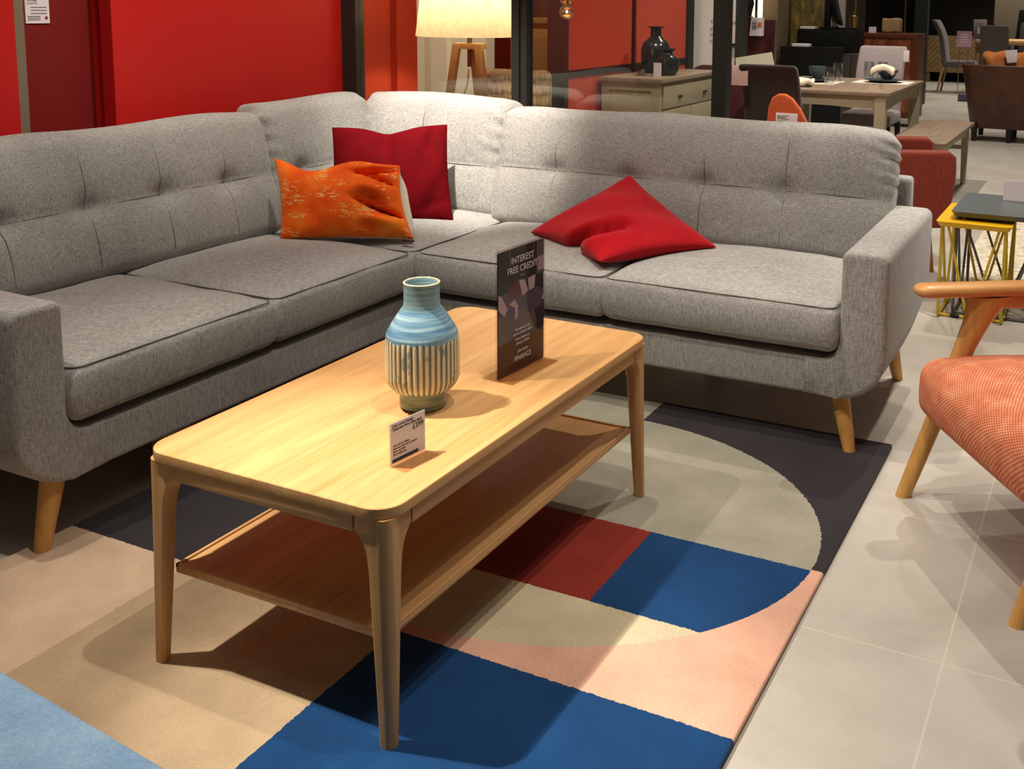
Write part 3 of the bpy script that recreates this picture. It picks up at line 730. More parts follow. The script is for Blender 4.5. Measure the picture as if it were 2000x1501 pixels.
# pendant bulbs hanging in front of the column
pg = clear_glass('iridescent_glass', (1., .93, .82, 1), .5, .5)
for i, (x, y, z, lab) in enumerate(((-1.535, 3.5, 1.245, 'clear round glass pendant bulb with an amber base, the lower of two behind the glass'), (-1.60, 3.62, 1.315, 'clear round glass pendant bulb half cut by the top edge, the higher of two'))):
    pd = thing('pendant_lamp', lab, 'pendant lamp', (x, y, z), 'glass pendants behind the window')
    obj('globe', lathe([(0, -.039), (.014, -.037), (.027, -.028), (.036, -.012), (.039, .004), (.035, .02), (.023, .032), (.011, .038), (0, .038)], 24), pg, pd, False)
    obj('filament', lathe([(0, -.026), (.016, -.022), (.02, -.016), (0, -.012)], 12), glow('amber_filament', (255, 150, 20), 2.2), pd, False)
    obj('spark', lathe([(0, -.004), (.007, 0), (0, .009)], 10), glow('white_filament', (255, 240, 220), 25), pd, False)
    obj('holder', tube([(0, 0, .034), (0, 0, .075)], .012, 12), M['brass'], pd, False)
    obj('cable', tube([(0, 0, .07), (0, 0, 3.3-z)], .0025, 6), M['black'], pd, False)

sb = thing('sideboard', 'greige painted sideboard with a brown top, two drawers and doors behind the glass', 'sideboard', (-1.60, 4.93, 0))
gp = plain('stone_paint', (150, 138, 112), .5, 0, .06)
obj('body', box((-1.79, 4.44, .06), (-1.41, 5.42, .825), .003), gp, sb)
obj('top', box((-1.805, 4.415, .825), (-1.388, 5.45, .85), .004), M['taupe_top'], sb)
bm = box((-1.79, 4.432, .06), (-1.74, 4.44, .825)); quad_box(bm, (-1.46, 4.432, .06), (-1.405, 4.44, .825)); quad_box(bm, (-1.74, 4.432, .06), (-1.46, 4.44, .11)); quad_box(bm, (-1.74, 4.432, .775), (-1.46, 4.44, .825))
obj('side_frame', bm, gp, sb)
kn = M['frame']
dr = obj('drawer', box((-1.411, 4.475, .665), (-1.397, 5.385, .80), .004), gp, sb)
for y0 in (4.70, 5.13): obj('knob', box((-1.397, y0, .722), (-1.382, y0+.05, .736), .004), kn, dr)
for k in (0, 1):
    y0 = 4.475+k*.46
    do = obj('door', box((-1.411, y0, .09), (-1.397, y0+.45, .655), .004), gp, sb)
    obj('knob', box((-1.397, y0+(.38 if k == 0 else .04), .40), (-1.382, y0+(.40 if k == 0 else .06), .44), .003), kn, do)
for x in (-1.77, -1.43):
    for y in (4.46, 5.40): obj('leg', box((x-.02, y-.02, 0), (x+.02, y+.02, .06)), gp, sb)
dk = plain('black_glazed', (30, 32, 34), .18, 0, .2, .5)
single('tall_black_vase', lathe([(0, .001), (.075, 0), (.09, .02), (.094, .10), (.094, .15), (.082, .19), (.05, .22), (.036, .235), (.034, .285), (.056, .292), (.056, .297), (.028, .296), (.028, .24), (0, .22)], 32), dk, 'tall black bottle-necked vase on the sideboard behind the glass', 'vase', (-1.66, 4.95, .8505))
single('small_black_vase', lathe([(0, .001), (.05, 0), (.072, .03), (.078, .07), (.068, .105), (.036, .125), (.03, .14), (.05, .16), (.052, .165), (.024, .15), (.024, .13), (0, .12)], 32), dk, 'small squat black vase beside the tall one on the sideboard', 'vase', (-1.505, 4.78, .8505))
single('sideboard_price_card', box((-.025, -.002, 0), (.025, .002, .085)), M['white_card'], 'little white price card in front of the black vases', 'price card', (-1.495, 4.60, .8505))

ah = thing('acrylic_holder', 'clear acrylic leaflet holder at the left end of the sideboard top', 'leaflet holder', (-1.63, 4.66, .8505))
bm = box((-.03, -.05, 0), (.03, .05, .003)); quad_box(bm, (-.002, -.05, .003), (.002, .05, .07)); obj('holder', bm, clear_glass('pale_acrylic', (.86, .84, .80, 1), .3, .3), ah, False, 0)
single('wall_print', join(box((-.14, -.012, -.17), (.14, .012, .17), .003), box((-.12, -.015, -.15), (.12, -.01, .15))), M['white_card'], 'white framed print on the red wall, mostly behind the lamp shade', 'print', (-2.47, 4.606, 1.345))

# ================================================================== dining set
dt = thing('dining_table', 'greige dining table with a brown top, laid with glasses and plates', 'table', (-.72, 6.16, 0))
obj('tabletop', box((-1.205, 5.50, .718), (-.272, 6.815, .742), .005), M['taupe_top'], dt)
def arched(a0, a1):
    n = 16; top = [(a1, .718), (a0, .718)]; return [(a0+(a1-a0)*k/n, .62+.025*math.sin(PI*k/n)) for k in range(n+1)]+top
for y in (5.53, 6.76): obj('apron', prism(arched(-1.12, -.35), y, y+.025, 'XZ'), M['greige'], dt, smooth=0)
for x in (-1.175, -.325): obj('apron', prism(arched(5.58, 6.73), x, x+.025, 'YZ'), M['greige'], dt, smooth=0)
for x in (-1.19, -.365):
    for y in (5.515, 6.735):
        obj('leg', loft([[(x, y, .718), (x+.07, y, .718), (x+.07, y+.07, .718), (x, y+.07, .718)], [(x, y, .5), (x+.07, y, .5), (x+.07, y+.07, .5), (x, y+.07, .5)], [(x+.008, y+.008, 0), (x+.062, y+.008, 0), (x+.062, y+.062, 0), (x+.008, y+.062, 0)]]), M['greige'], dt, smooth=0)
bn = thing('bench', 'greige dining bench with a brown top beside the dining table', 'bench', (-.08, 6.12, 0))
obj('seat', box((-.262, 5.42, .428), (.105, 6.83, .452), .004), M['taupe_top'], bn)
for y in (5.5, 6.72): obj('apron', box((-.2, y, .36), (.04, y+.02, .428)), M['greige'], bn)
obj('apron', prism([(5.54, .428), (6.74, .428)][::-1]+[(5.54+1.2*k/12, .345+.03*math.sin(PI*k/12)) for k in range(13)], .045, .065, 'YZ'), M['greige'], bn, smooth=0)
obj('stretcher', box((-.22, 6.70, .26), (.06, 6.72, .29)), M['greige'], bn)
for x in (-.235, .03):
    for y in (5.46, 6.70): obj('leg', loft([[(x, y, .428), (x+.05, y, .428), (x+.05, y+.05, .428), (x, y+.05, .428)], [(x+.008, y+.008, 0), (x+.042, y+.008, 0), (x+.042, y+.042, 0), (x+.008, y+.042, 0)]]), M['greige'], bn, smooth=0)

def dining_chair(label, fab, leg, loc, rz, w=.37, h=.95, group=None):
    """faces local +Y; origin at the floor centre"""
    t = thing('dining_chair', label, 'chair', loc, group, rz)
    def bf(u, v, w_, co, n): co.y -= .09*max(0, w_)**2+.05*w_; co.y += .012*math.cos(u*1.4); return co
    obj('backrest', xf(rbox((w, .075, h-.40), .025, .05, 3, bf), TR_(0, -.23, .40+(h-.40)/2)), fab, t, False, 60)
    obj('seat', xf(rbox((w+.01, .46, .10), .03, .05, 3, lambda u, v, w_, co, n: co+Vector((0, 0, .012*(1-u*u)*(1-v*v) if w_ > 0 else 0))), TR_(0, .02, .435)), fab, t, False, 60)
    for x in (-w/2+.02, w/2-.02):
        for y, lean in ((-.2, -.07), (.2, .02)): obj('leg', loft([[(x-.02, y-.02, .39), (x+.02, y-.02, .39), (x+.02, y+.02, .39), (x-.02, y+.02, .39)], [(x-.013, y+lean-.013, 0), (x+.013, y+lean-.013, 0), (x+.013, y+lean+.013, 0), (x-.013, y+lean+.013, 0)]]), leg, t, False, 0)
    return t
dlg = plain('dark_leg', (40, 32, 28), .5)
dining_chair('dark brown upholstered dining chair with its back to us, tucked under the dining table', M['charcoal_fab'], dlg, (-.925, 5.36, 0), 0, .37, .925)
dining_chair('light grey upholstered dining chair at the far end of the laid dining table', M['lilac_fab'], dlg, (-.68, 6.94, 0), PI, .37, .975)
single('chair_price_card', box((-.058, -.002, 0), (.05, .002, .125), .001), plain('pinkish_card', (196, 168, 160), .6), 'pinkish card hung over the back corner of the dark dining chair', 'price card', (-1.098, 4.995, .79))
single('chair_tag', box((-.022, -.002, 0), (.022, .002, .09), .001), M['white_card'], 'white tag hanging at the side of the light grey dining chair', 'price tag', (-.476, 7.17, .86))

def tumbler(x, y, lab, h=.135, r=.036):
    return single('glass', lathe([(0, .002), (r*.82, 0), (r*.86, .004), (r*1.02, h*.45), (r*.96, h), (r*.9, h), (r*.95, h*.45), (r*.8, .02), (0, .018)], 24), M['tumbler'], lab, 'glass', (x, y, .7465), 'clear glasses on the dining table')
tumbler(-.80, 6.05, 'clear tumbler nearest the dark dining chair on the laid table', .12, .038); tumbler(-.80, 6.30, 'clear tumbler standing behind the front one, at the tip of the left placemat')
tumbler(-.645, 6.62, 'left of two clear tumblers in front of the light grey chair'); tumbler(-.55, 6.64, 'right of two clear tumblers in front of the light grey chair')
mg = plain('pale_mat', (206, 196, 180), .8)
single('placemat', box((-.2, -.16, 0), (.2, .16, .003)), mg, 'pale placemat under the dark plates on the right of the dining table', 'placemat', (-.50, 6.45, .7422))
single('placemat', box((-.17, -.2, 0), (.17, .2, .003)), mg, 'pale placemat on the left of the dining table behind the dark chair', 'placemat', (-.93, 6.18, .7422))
plate = lathe([(0, .003), (.07, 0), (.11, .012), (.135, .018), (.137, .022), (.1, .016), (0, .01)], 32)
single('plate', plate, M['slate'], 'large dark slate plate under a bowl on the right placemat', 'plate', (-.50, 6.44, .7456))
single('bowl', lathe([(0, .002), (.03, 0), (.05, .02), (.07, .05), (.074, .065), (.068, .063), (.045, .025), (0, .014)], 28), M['slate'], 'dark slate bowl holding a folded cream napkin', 'bowl', (-.47, 6.44, .768))
single('napkin', xf(rbox((.17, .10, .045), .016, .02, 3, lambda u, v, w_, co, n: co+Vector((0, .01*math.sin(u*4), -.03*u*u+.006*math.sin(v*6+u*3)))), TR_(0, 0, .05)), M['napkin'], 'folded cream napkin lying over the slate bowl', 'napkin', (-.50, 6.40, .80))
single('plate', lathe([(0, .003), (.07, 0), (.11, .012), (.125, .02), (.127, .024), (.1, .016), (0, .01)], 32), M['slate'], 'dark slate plate on the left placemat behind the dark chair', 'plate', (-.96, 6.20, .7456))
single('bowl', lathe([(0, .002), (.03, 0), (.05, .03), (.062, .06), (.064, .085), (.058, .083), (.045, .03), (0, .014)], 28), plain('blue_grey_glass', (70, 84, 92), .2), 'blue-grey bowl on the left plate beside the tumblers', 'bowl', (-.935, 6.24, .77))
single('napkin', xf(rbox((.20, .13, .04), .018, .02, 3, lambda u, v, w_, co, n: co+Vector((0, 0, .010*math.sin(u*5+v*3)))), TR_(0, 0, .032)), M['napkin'], 'folded cream napkin flat on the table edge beside the dark chair', 'napkin', (-.935, 5.75, .7422))
single('table_card', box((-.012, -.002, 0), (.012, .002, .085)), M['acrylic'], 'small clear acrylic card holder near the front corner of the dining table', 'card holder', (-.385, 5.80, .7422))

# orange leaf-backed chair with its price card
oc3 = thing('orange_chair', 'small orange chair with a leaf shaped back peeping over the sofa back', 'chair', (-.69, 4.82, 0))
of = linen('orange_felt', (176, 74, 40), (212, 104, 62), 160)
pts = [(-.10, .0), (-.112, .10), (-.105, .19), (-.085, .245), (-.05, .268), (-.01, .268), (.03, .245), (.075, .19), (.115, .12), (.145, .04), (.15, 0)]
bm = prism([(p[0]*1.06-.695, p[1]*1.06+.495) for p in pts], 4.65, 4.69, 'XZ', .016, 3, None, 1); obj('backrest', bm, of, oc3, smooth=60)
obj('seat', xf(rbox((.42, .40, .09), .035, .05, 3), TR_(-.69, 4.87, .41)), of, oc3, smooth=60)
bm = tube([(-.69, 4.70, .40), (-.69, 4.67, .54)], .02, 10); obj('back_support', bm, dlg, oc3)
for x in (-.84, -.54):
    for y in (4.73, 5.01): obj('leg', tube([(x+.03*(1 if x < -.69 else -1), y, .40), (x, y, 0)], [.016, .010], 10), dlg, oc3)
pcd = thing('orange_chair_price_card', 'white price card propped on the back of the orange chair', 'price card', (-.69, 4.635, .57))
obj('card', box((-.755, 4.644, .565), (-.625, 4.655, .668), .001), M['white_card'], pcd)
bm = new()
for k, zz in enumerate((.652, .643, .635, .62, .612, .598)): quad_box(bm, (-.745, 4.6415, zz-.0013), (-.675-.02*(k % 2), 4.643, zz+.0013))
obj('lettering', bm, M['ink_soft'], pcd, smooth=0)

# red armchair (side on)
rd = linen('brick_red_weave', (104, 38, 28), (144, 64, 48), 170, (.3, .7))
ra = thing('red_armchair', 'brick red upholstered armchair seen side on behind the right end of the grey sofa', 'armchair', (-.085, 4.11, 0), None, math.radians(20))
side = [(-.42, .59), (.335, .60), (.365, .575), (.368, .50), (.362, .40), (.345, .31), (.31, .225), (-.40, .215)]
for y in (-.325, .215): obj('arm', prism(side, y, y+.11, 'XZ', .02, 3), rd, ra, False, 50)
obj('seat', xf(rbox((.66, .425, .16), .04, .06, 3), TR_(-.03, 0, .40)), rd, ra, False, 60)
obj('base', box((-.40, -.21, .225), (.27, .21, .33), .01), rd, ra, False)
obj('backrest', xf(rbox((.13, .52, .34), .05, .06, 3), TR_(-.39, 0, .47, 0, 0, -.18)), rd, ra, False, 60)
rl = wood('red_chair_leg', (96, 50, 22), (140, 80, 38), 'Z')
for x, dx in ((.24, .035), (-.34, -.05)):
    for y in (-.27, .27): obj('leg', tube([(x, y, .24), (x+dx, y*1.05, 0)], [.027, .017], 12), rl, ra, False)

# nest of wire tables
def wire_table(name, label, x0, y0, x1, y1, h, top, wire, feet):
    t = thing(name, label, 'side table', ((x0+x1)/2, (y0+y1)/2, 0)); c = .018
    poly = [(x0+c, y0), (x1-c, y0), (x1, y0+c), (x1, y1-c), (x1-c, y1), (x0+c, y1), (x0, y1-c), (x0, y0+c)]
    bm = prism(poly, h-.022, h, 'XY')
    for v in bm.verts:
        if v.co.z < h-.01: v.co.x += (1 if v.co.x < (x0+x1)/2 else -1)*.012; v.co.y += (1 if v.co.y < (y0+y1)/2 else -1)*.012
    obj('tabletop', bm, top, t, smooth=0)
    for xa in (x0+.025, x1-.025):
        r = .03; ym = (y0+y1)/2
        pts = [(xa, y0+.025, h-.022), (xa, y0+.02, .035), (xa, y0+.03, .012), (xa, y0+.05, .007), (xa, y1-.05, .007), (xa, y1-.03, .012), (xa, y1-.02, .035), (xa, y1-.025, h-.022)]
        obj('side_loop', tube(pts, .0065, 8), wire, t)
        obj('brace', tube([(xa, y0+.05, h-.022), (xa, ym, .012), (xa, y1-.05, h-.022)], .0055, 8), wire, t)
    for ya in (y0+.025, y1-.025):
        xm = (x0+x1)/2
        obj('brace', tube([(x0+.05, ya, h-.022), (xm-.01, ya, .02), (xm+.01, ya, .02), (x1-.05, ya, h-.022)], .0055, 8), wire, t)
        obj('bottom_bar', tube([(x0+.025, ya+(.03 if ya < (y0+y1)/2 else -.03), .008), (x1-.025, ya+(.03 if ya < (y0+y1)/2 else -.03), .008)], .006, 8), wire, t)
        for xf_ in (x0+.09, x1-.09): obj('foot', tube([(xf_-.018, ya+(.03 if ya < (y0+y1)/2 else -.03), .010), (xf_+.018, ya+(.03 if ya < (y0+y1)/2 else -.03), .010)], .010, 8), feet, t)
    return t
yel = plain('yellow_lacquer', (232, 180, 14), .35, 0, .05); ywire = plain('yellow_wire', (206, 172, 40), .35, 0, .05)
gry = plain('grey_lacquer', (84, 90, 92), .4, 0, .05); gwire = plain('grey_wire', (96, 98, 98), .35, .3, .05)
wire_table('nest_table', 'lower yellow wire-legged side table nested under the grey one', .40, 3.13, .70, 3.60, .415, yel, ywire, M['black'])
wire_table('nest_table', 'grey topped wire-legged side table standing over the yellow one', .452, 3.185, .87, 3.69, .452, gry, gwire, M['black'])
single('nest_price_card', box((-.055, -.002, 0), (.075, .002, .09)), M['white_card'], 'blank-looking white card on the grey nest table', 'price card', (.675, 3.56, .4525))

# shaggy cream rug
sgm = NT('cream_shag'); sgm.set(Roughness=1.); sgm.b.inputs['Sheen Weight'].default_value = .3
st = sgm.math('GREATER_THAN', sgm.noise((1, 3, 1), 13., 4., .7), .60)
sgm.col(sgm.mix(sgm.math('MULTIPLY', st, .7), sgm.ramp(sgm.noise((1, 1, 1), 30., 4.), [(.3, srgb(206, 192, 164)), (.7, srgb(246, 236, 212))]), srgb(92, 84, 76)))
sgm.bump(sgm.noise((1, 1, 1), 60., 4.), .8, .02)
single('shag_rug', rbox((.9, 1.5, .035), .016, .03, 2, lambda u, v, w_, co, n: co+Vector((0, 0, .008*noise.noise(Vector((co.x*30, co.y*30, 0))) if w_ > 0 else 0))), sgm.m, 'cream shaggy rug with dark flecks on the floor behind the wire tables', 'rug', (.85, 4.53, .0175))

# ================================================================== further back
mt = thing('maroon_chair', 'dark maroon rounded tub chair half hidden behind the glass post', 'chair', (-1.48, 5.85, 0))
mr = linen('maroon_velvet', (52, 22, 24), (84, 40, 40), 150)
bm = new(); rows = []
for z, s in ((.30, .80), (.40, .92), (.6, 1.), (.80, 1.), (.86, .98), (.875, .94), (.86, .88), (.6, .86), (.42, .8)):
    row = []
    for k in range(25):
        a = PI*1.15*(k/24)-PI*.575-PI/2+.25; dz = -.16*max(0, abs(k-12)/12-.35)**1.2*(1 if z > .5 else .2)
        row.append(bm.verts.new((-1.48+.27*s*math.cos(a), 5.85+.30*s*math.sin(a), z+dz)))
    rows.append(row)
for A, B in zip(rows, rows[1:]):
    for k in range(24): bm.faces.new((A[k], A[k+1], B[k+1], B[k]))
obj('shell', bm, mr, mt, smooth=80)
obj('seat', xf(rbox((.44, .48, .14), .05, .06, 3), TR_(-1.48, 5.87, .38)), mr, mt, smooth=60)
for x in (-1.65, -1.31):
    for y in (5.68, 6.05): obj('leg', tube([(x, y, 0), (x*.9-1.48*.1, y*.9+5.85*.1, .33)], [.012, .02], 10), dlg, mt)

# white text panel and columns
struct('wall_text_panel', box((-2.40, 7.2, 0), (-1.885, 7.3, 3.3)), plain('text_panel_white', (222, 208, 200), .6, 0, .04))
wt = thing('wall_text', 'grey lines of printed text on the white panel behind the glass post', 'wall text', (-2.1, 7.19, 1.0))
obj('lettering', text_bm([('The heart of', .045, faceY(-2.125, 7.196, 1.125), 'LEFT'), ('your home', .045, faceY(-2.125, 7.196, 1.075), 'LEFT'), ('starts', .045, faceY(-2.125, 7.196, 1.025), 'LEFT'), ('Made for', .042, faceY(-2.125, 7.196, .96), 'LEFT')]), plain('grey_print', (104, 102, 106), .7), wt, smooth=0)
struct('trim_7', box((-1.885, 7.15, 0), (-1.845, 7.35, 3.3)), M['frame'])
struct('trim_8', box((-1.945, 7.16, .945), (-1.885, 7.2, .965)), M['black'])
struct('wall_column', box((-2.25, 9., 0), (-2.085, 9.4, 3.3)), plain('brown_column', (112, 94, 72), .6))
def gold_mat():
    t = NT('gold_mottled_wallpaper'); t.set(Roughness=.6)
    t.col(t.ramp(t.noise((1, 1, .35), 16., 5., .65), [(.35, srgb(60, 50, 30)), (.55, srgb(124, 104, 50)), (.75, srgb(180, 150, 70))])); return t.m
struct('wall_gold', box((-2.6, 9.8, 0), (-1.72, 9.9, 3.3)), gold_mat())
struct('wall_pale', box((-1.76, 9.75, 0), (-1.59, 9.8, 3.3)), plain('pale_panel', (170, 160, 156), .6))

md = thing('chest_of_drawers', 'dark maroon chest of drawers in front of a bright display', 'chest of drawers', (-2.28, 8.75, 0))
mp = plain('maroon_lacquer', (74, 26, 30), .35)
obj('body', box((-2.55, 8.62, 0), (-2.105, 9.0, 1.14), .006), mp, md)
for k in range(3): obj('drawer', box((-2.53, 8.606, .14+k*.30), (-2.12, 8.622, .42+k*.30), .004), plain('maroon_front', (88, 38, 36), .35), md)
ps = thing('offer_poster', 'white poster with an orange square leaning on the maroon drawers', 'poster', (-2.165, 8.56, .99))
obj('sheet', loft([[(-2.225, 8.55, .99), (-2.10, 8.55, .99), (-2.10, 8.612, .99), (-2.225, 8.612, .99)], [(-2.212, 8.56, 1.165), (-2.098, 8.56, 1.165), (-2.098, 8.612, 1.165), (-2.212, 8.612, 1.165)]]), M['white_card'], ps, smooth=0)
obj('square', box((-2.145, 8.545, 1.085), (-2.103, 8.552, 1.12)), plain('offer_orange', (232, 110, 70), .6), ps)
bm = new()
for zz in (1.135, 1.12, 1.10, 1.085, 1.065): quad_box(bm, (-2.2, 8.547, zz-.003), (-2.155, 8.551, zz+.003))
obj('lettering', bm, M['ink_soft'], ps, smooth=0)
single('glowing_boards', join(box((-.10, -.02, 0), (-.06, .02, .5)), box((-.02, -.02, 0), (.02, .02, .5)), box((.06, -.02, 0), (.10, .02, .5))), glow('board_glow', (255, 236, 196), 1.6), 'glowing white upright boards standing in for lit shelving on the maroon drawers', 'display', (-2.30, 8.85, 1.1405))  # boards given emission so they look like brightly lit shelving
single('dark_bust', lathe([(0, 0), (.05, 0), (.05, .02), (.02, .04), (.03, .10), (.045, .16), (.03, .22), (0, .24)], 20), M['black'], 'small dark sculpture on top of the maroon drawers', 'sculpture', (-2.285, 8.72, 1.1405))

pl = thing('pale_chair', 'pale painted chair with a wide two-board back rail beyond the dark dining chair', 'chair', (-1.64, 7.1, 0))
pm = plain('pale_sage_paint', (190, 184, 160), .5)
obj('back_rail', loft([[(-1.81, 6.98, .74), (-1.50, 7.0, .80), (-1.50, 7.03, .80), (-1.81, 7.01, .74)], [(-1.82, 6.98, .855), (-1.525, 7.0, .91), (-1.525, 7.03, .91), (-1.82, 7.01, .855)]]), pm, pl, smooth=0)
obj('seat', box((-1.82, 7.02, .43), (-1.46, 7.42, .46), .006), pm, pl)
for x in (-1.80, -1.48):
    obj('leg', tube([(x, 7.0, .80), (x, 7.03, 0)], .018, 8), pm, pl); obj('leg', tube([(x, 7.38, .43), (x, 7.40, 0)], .018, 8), pm, pl)

# till counter
tc = thing('till_counter', 'black two-level till counter in front of the mottled gold wall', 'counter', (-1.7, 9.2, 0))
bk = plain('counter_black', (11, 10, 9), .6, 0, .1, .2)
obj('counter', box((-2.04, 8.98, 0), (-1.42, 9.25, .88), .004), bk, tc); obj('upper_shelf', box((-1.95, 9.25, .6), (-1.35, 9.6, 1.05), .004), bk, tc)
obj('cabinet', box((-1.42, 9.0, 0), (-1.25, 9.35, .82), .003), plain('cabinet_dark_grey', (48, 42, 36), .5), tc)
for k in (0, 1): obj('door', box((-1.415+.085*k, 8.99, .1), (-1.337+.085*k, 9.0, .80), .002), plain('door_dark_grey', (56, 50, 42), .5), tc)
tm = thing('till_screen', 'black tilted till screen on a stand on the counter', 'monitor', (-1.62, 9.4, 1.05))
obj('screen', xf(box((-.115, -.015, -.17), (.115, .015, .17), .006), TR_(-1.61, 9.38, 1.27, math.radians(-52), math.radians(20), math.radians(12))), plain('screen_plastic', (38, 40, 42), .3), tm)
obj('column', box((-1.72, 9.42, 1.05), (-1.66, 9.47, 1.45), .006), bk, tm)
obj('base', box((-1.75, 9.36, 1.0505), (-1.58, 9.5, 1.075), .005), bk, tm)
single('leaflet_stack', box((-.075, -.06, 0), (.075, .06, .024), .002), M['white_card'], 'stack of white leaflets on the upper shelf of the till counter', 'leaflets', (-1.87, 9.40, 1.0505))
single('leaflet_stack', box((-.085, -.06, 0), (.085, .06, .028), .002), M['white_card'], 'stack of white leaflets on the lower level of the till counter', 'leaflets', (-1.85, 9.08, .8805))
single('keyboard', box((-.09, -.05, 0), (.09, .05, .02), .004), bk, 'black keyboard at the right end of the upper till shelf', 'keyboard', (-1.45, 9.36, 1.0505))

# marquetry chest and things on it
cw = NT('walnut_marquetry'); cw.set(Roughness=.35)
cw.col(cw.ramp(cw.noise((3, 1, 1), 3., 5., .6, 3.), [(.3, srgb(70, 30, 14)), (.5, srgb(120, 58, 28)), (.7, srgb(164, 92, 44))]))
cs = thing('walnut_chest', 'reddish walnut cabinet with patterned doors behind the light grey dining chair', 'cabinet', (-1.22, 10.45, 0))
obj('frame', join(box((-1.53, 10.2, .95), (-.90, 10.62, 1.0), .004), box((-1.53, 10.2, .1), (-1.48, 10.62, .95)), box((-.965, 10.2, .1), (-.90, 10.62, .95)), box((-1.48, 10.2, .1), (-.965, 10.62, .15)), box((-1.48, 10.58, .15), (-.965, 10.6, .95))), plain('walnut_frame', (96, 44, 24), .4), cs)
for k in (0, 1): obj('door', box((-1.478+.256*k, 10.22, .152), (-1.226+.256*k, 10.24, .948), .002), cw.m, cs)
for x in (-1.5, -.93): obj('leg', box((x-.025, 10.22, 0), (x+.025, 10.27, .1)), plain('walnut_leg', (70, 34, 20), .5), cs)
single('chest_price_card', box((-.04, -.002, 0), (.04, .002, .065)), M['white_card'], 'white price card on top of the reddish walnut cabinet', 'price card', (-1.41, 10.3, 1.0005))
single('paper_bag', rbox((.20, .12, .15), .02, .04, 3, lambda u, v, w_, co, n: co+Vector((0, 0, .083+.006*math.sin(co.x*40)))), linen('kraft_paper', (140, 112, 76), (186, 156, 116), 120), 'tan paper bag standing on the reddish walnut cabinet', 'bag', (-1.215, 10.36, 1.001))
br = thing('brass_lamp', 'thin brass standing lamp at the left side of the walnut cabinet', 'lamp', (-1.56, 10.1, 0))
obj('stem', tube([(-1.56, 10.1, .02), (-1.56, 10.1, 1.7)], .009, 8), M['brass'], br); obj('base', lathe([(0, 0), (.11, 0), (.11, .015), (.015, .025), (0, .025)], 24, None, None, (-1.56, 10.1, 0)), M['brass'], br)
obj('shade', lathe([(.01, 0), (.035, .02), (.045, .09), (.045, .15), (.04, .155), (.0, .155)], 20, None, None, (-1.565, 10.06, 1.03)), M['brass'], br)
obj('arm', tube([(-1.56, 10.1, 1.22), (-1.565, 10.06, 1.22), (-1.565, 10.06, 1.18)], .006, 8), M['brass'], br)

# black glazed partition and far wall
bm = box((-2.15, 13.3, 0), (-1.47, 13.4, 3.3)); struct('wall_black', bm, plain('black_glazing', (14, 14, 14), .25))
struct('trim_9', box((-1.45, 13.05, 0), (-1.285, 13.2, 3.3)), plain('black_green_post', (30, 34, 28), .4))
struct('trim_10', box((-1.62, 13.25, 0), (-1.60, 13.3, 3.3)), plain('pale_post', (120, 112, 96), .4))
struct('wall_far', box((-6, 19.4, 0), (4, 19.5, 3.3)), plain('beige_wall', (140, 126, 106), .8))
struct('wall_dark', box((-2.6, 17.95, 0), (-.98, 18.05, 3.3)), plain('very_dark_wall', (10, 8, 7), .6))
hb = thing('herringbone_cabinet', 'low herringbone oak cabinet against the black wall in the distance', 'cabinet', (-1.6, 17.7, 0))
hm = NT('herringbone_oak'); hm.set(Roughness=.5); ho = hm.sep()
hz = hm.math('ADD', hm.math('ABSOLUTE', hm.math('SUBTRACT', hm.math('FRACT', hm.math('MULTIPLY', ho[0], 2.4)), .5)), hm.math('MULTIPLY', ho[2], 2.)); hf = hm.math('FRACT', hm.math('MULTIPLY', hz, 5.))
hm.col(hm.ramp(hm.math('ADD', hm.math('MULTIPLY', hf, .5), hm.math('MULTIPLY', hm.noise((1, 1, 1), 8., 3.), .5)), [(.2, srgb(92, 70, 40)), (.8, srgb(140, 112, 70))]))
obj('body', box((-2.10, 17.5, .17), (-1.0, 17.9, .79), .005), hm.m, hb)
for x in (-2.05, -1.95, -1.1): obj('leg', box((x-.025, 17.52, 0), (x+.025, 17.57, .17)), plain('cabinet_leg', (110, 86, 52), .5), hb)

# far dining chairs, table, signs
ol = plain('oak_leg_far', (168, 132, 84), .5)
dining_chair('distant grey dining chair with pale wooden legs seen from the side', M['midgrey_fab'], ol, (-1.17, 15.38, 0), -PI/2, .42, 1.09)
dining_chair('distant plain grey dining chair with its back to us beside the oak table', M['midgrey_fab'], ol, (-.67, 15.55, 0), 0, .40, 1.02)
dining_chair('distant dark grey dining chair at the right edge beyond the oak table', M['charcoal_fab'], ol, (-.27, 17.1, 0), PI, .44, 1.04)
ft = thing('oak_table', 'distant light oak dining table between grey chairs', 'table', (-.5, 16.2, 0))
obj('tabletop', box((-1.0, 15.75, .72), (.2, 16.65, .79), .005), M['oak_x'], ft)
for x in (-.95, .15):
    for y in (15.8, 16.6): obj('leg', box((x-.035, y-.035, 0), (x+.035, y+.035, .72), .003), ol, ft)
def sign_stand(name, label, x0, x1, z0, z1, y, face, extra=None):
    t = thing(name, label, 'sign', ((x0+x1)/2, y, 0))
    obj('panel', box((x0, y-.006, z0), (x1, y+.006, z1), .003), face, t)
    for x in (x0+.05, x1-.04): obj('pole', tube([(x, y, 0), (x, y, z0)], .006, 6), plain('steel', (150, 146, 140), .3, .8), t)
    bm = new(); n = 4
    for k in range(n): quad_box(bm, (x0+(x1-x0)*.25, y-.0085, z1-(z1-z0)*(.2+.16*k)-.009), (x1-(x1-x0)*.25, y-.006, z1-(z1-z0)*(.2+.16*k)+.009))
    obj('lettering', bm, M['white_card'] if extra is None else M['ink_soft'], t, smooth=0)
    if extra: obj('square', box(extra[0], extra[1]), plain('sign_red_square', (150, 60, 56), .6), t)
    return t
sign_stand('floor_sign', 'lilac pink sign on a stand beside the distant side-on grey chair', -1.18, -.97, .70, .93, 15.1, plain('lilac_panel', (206, 160, 190), .6))
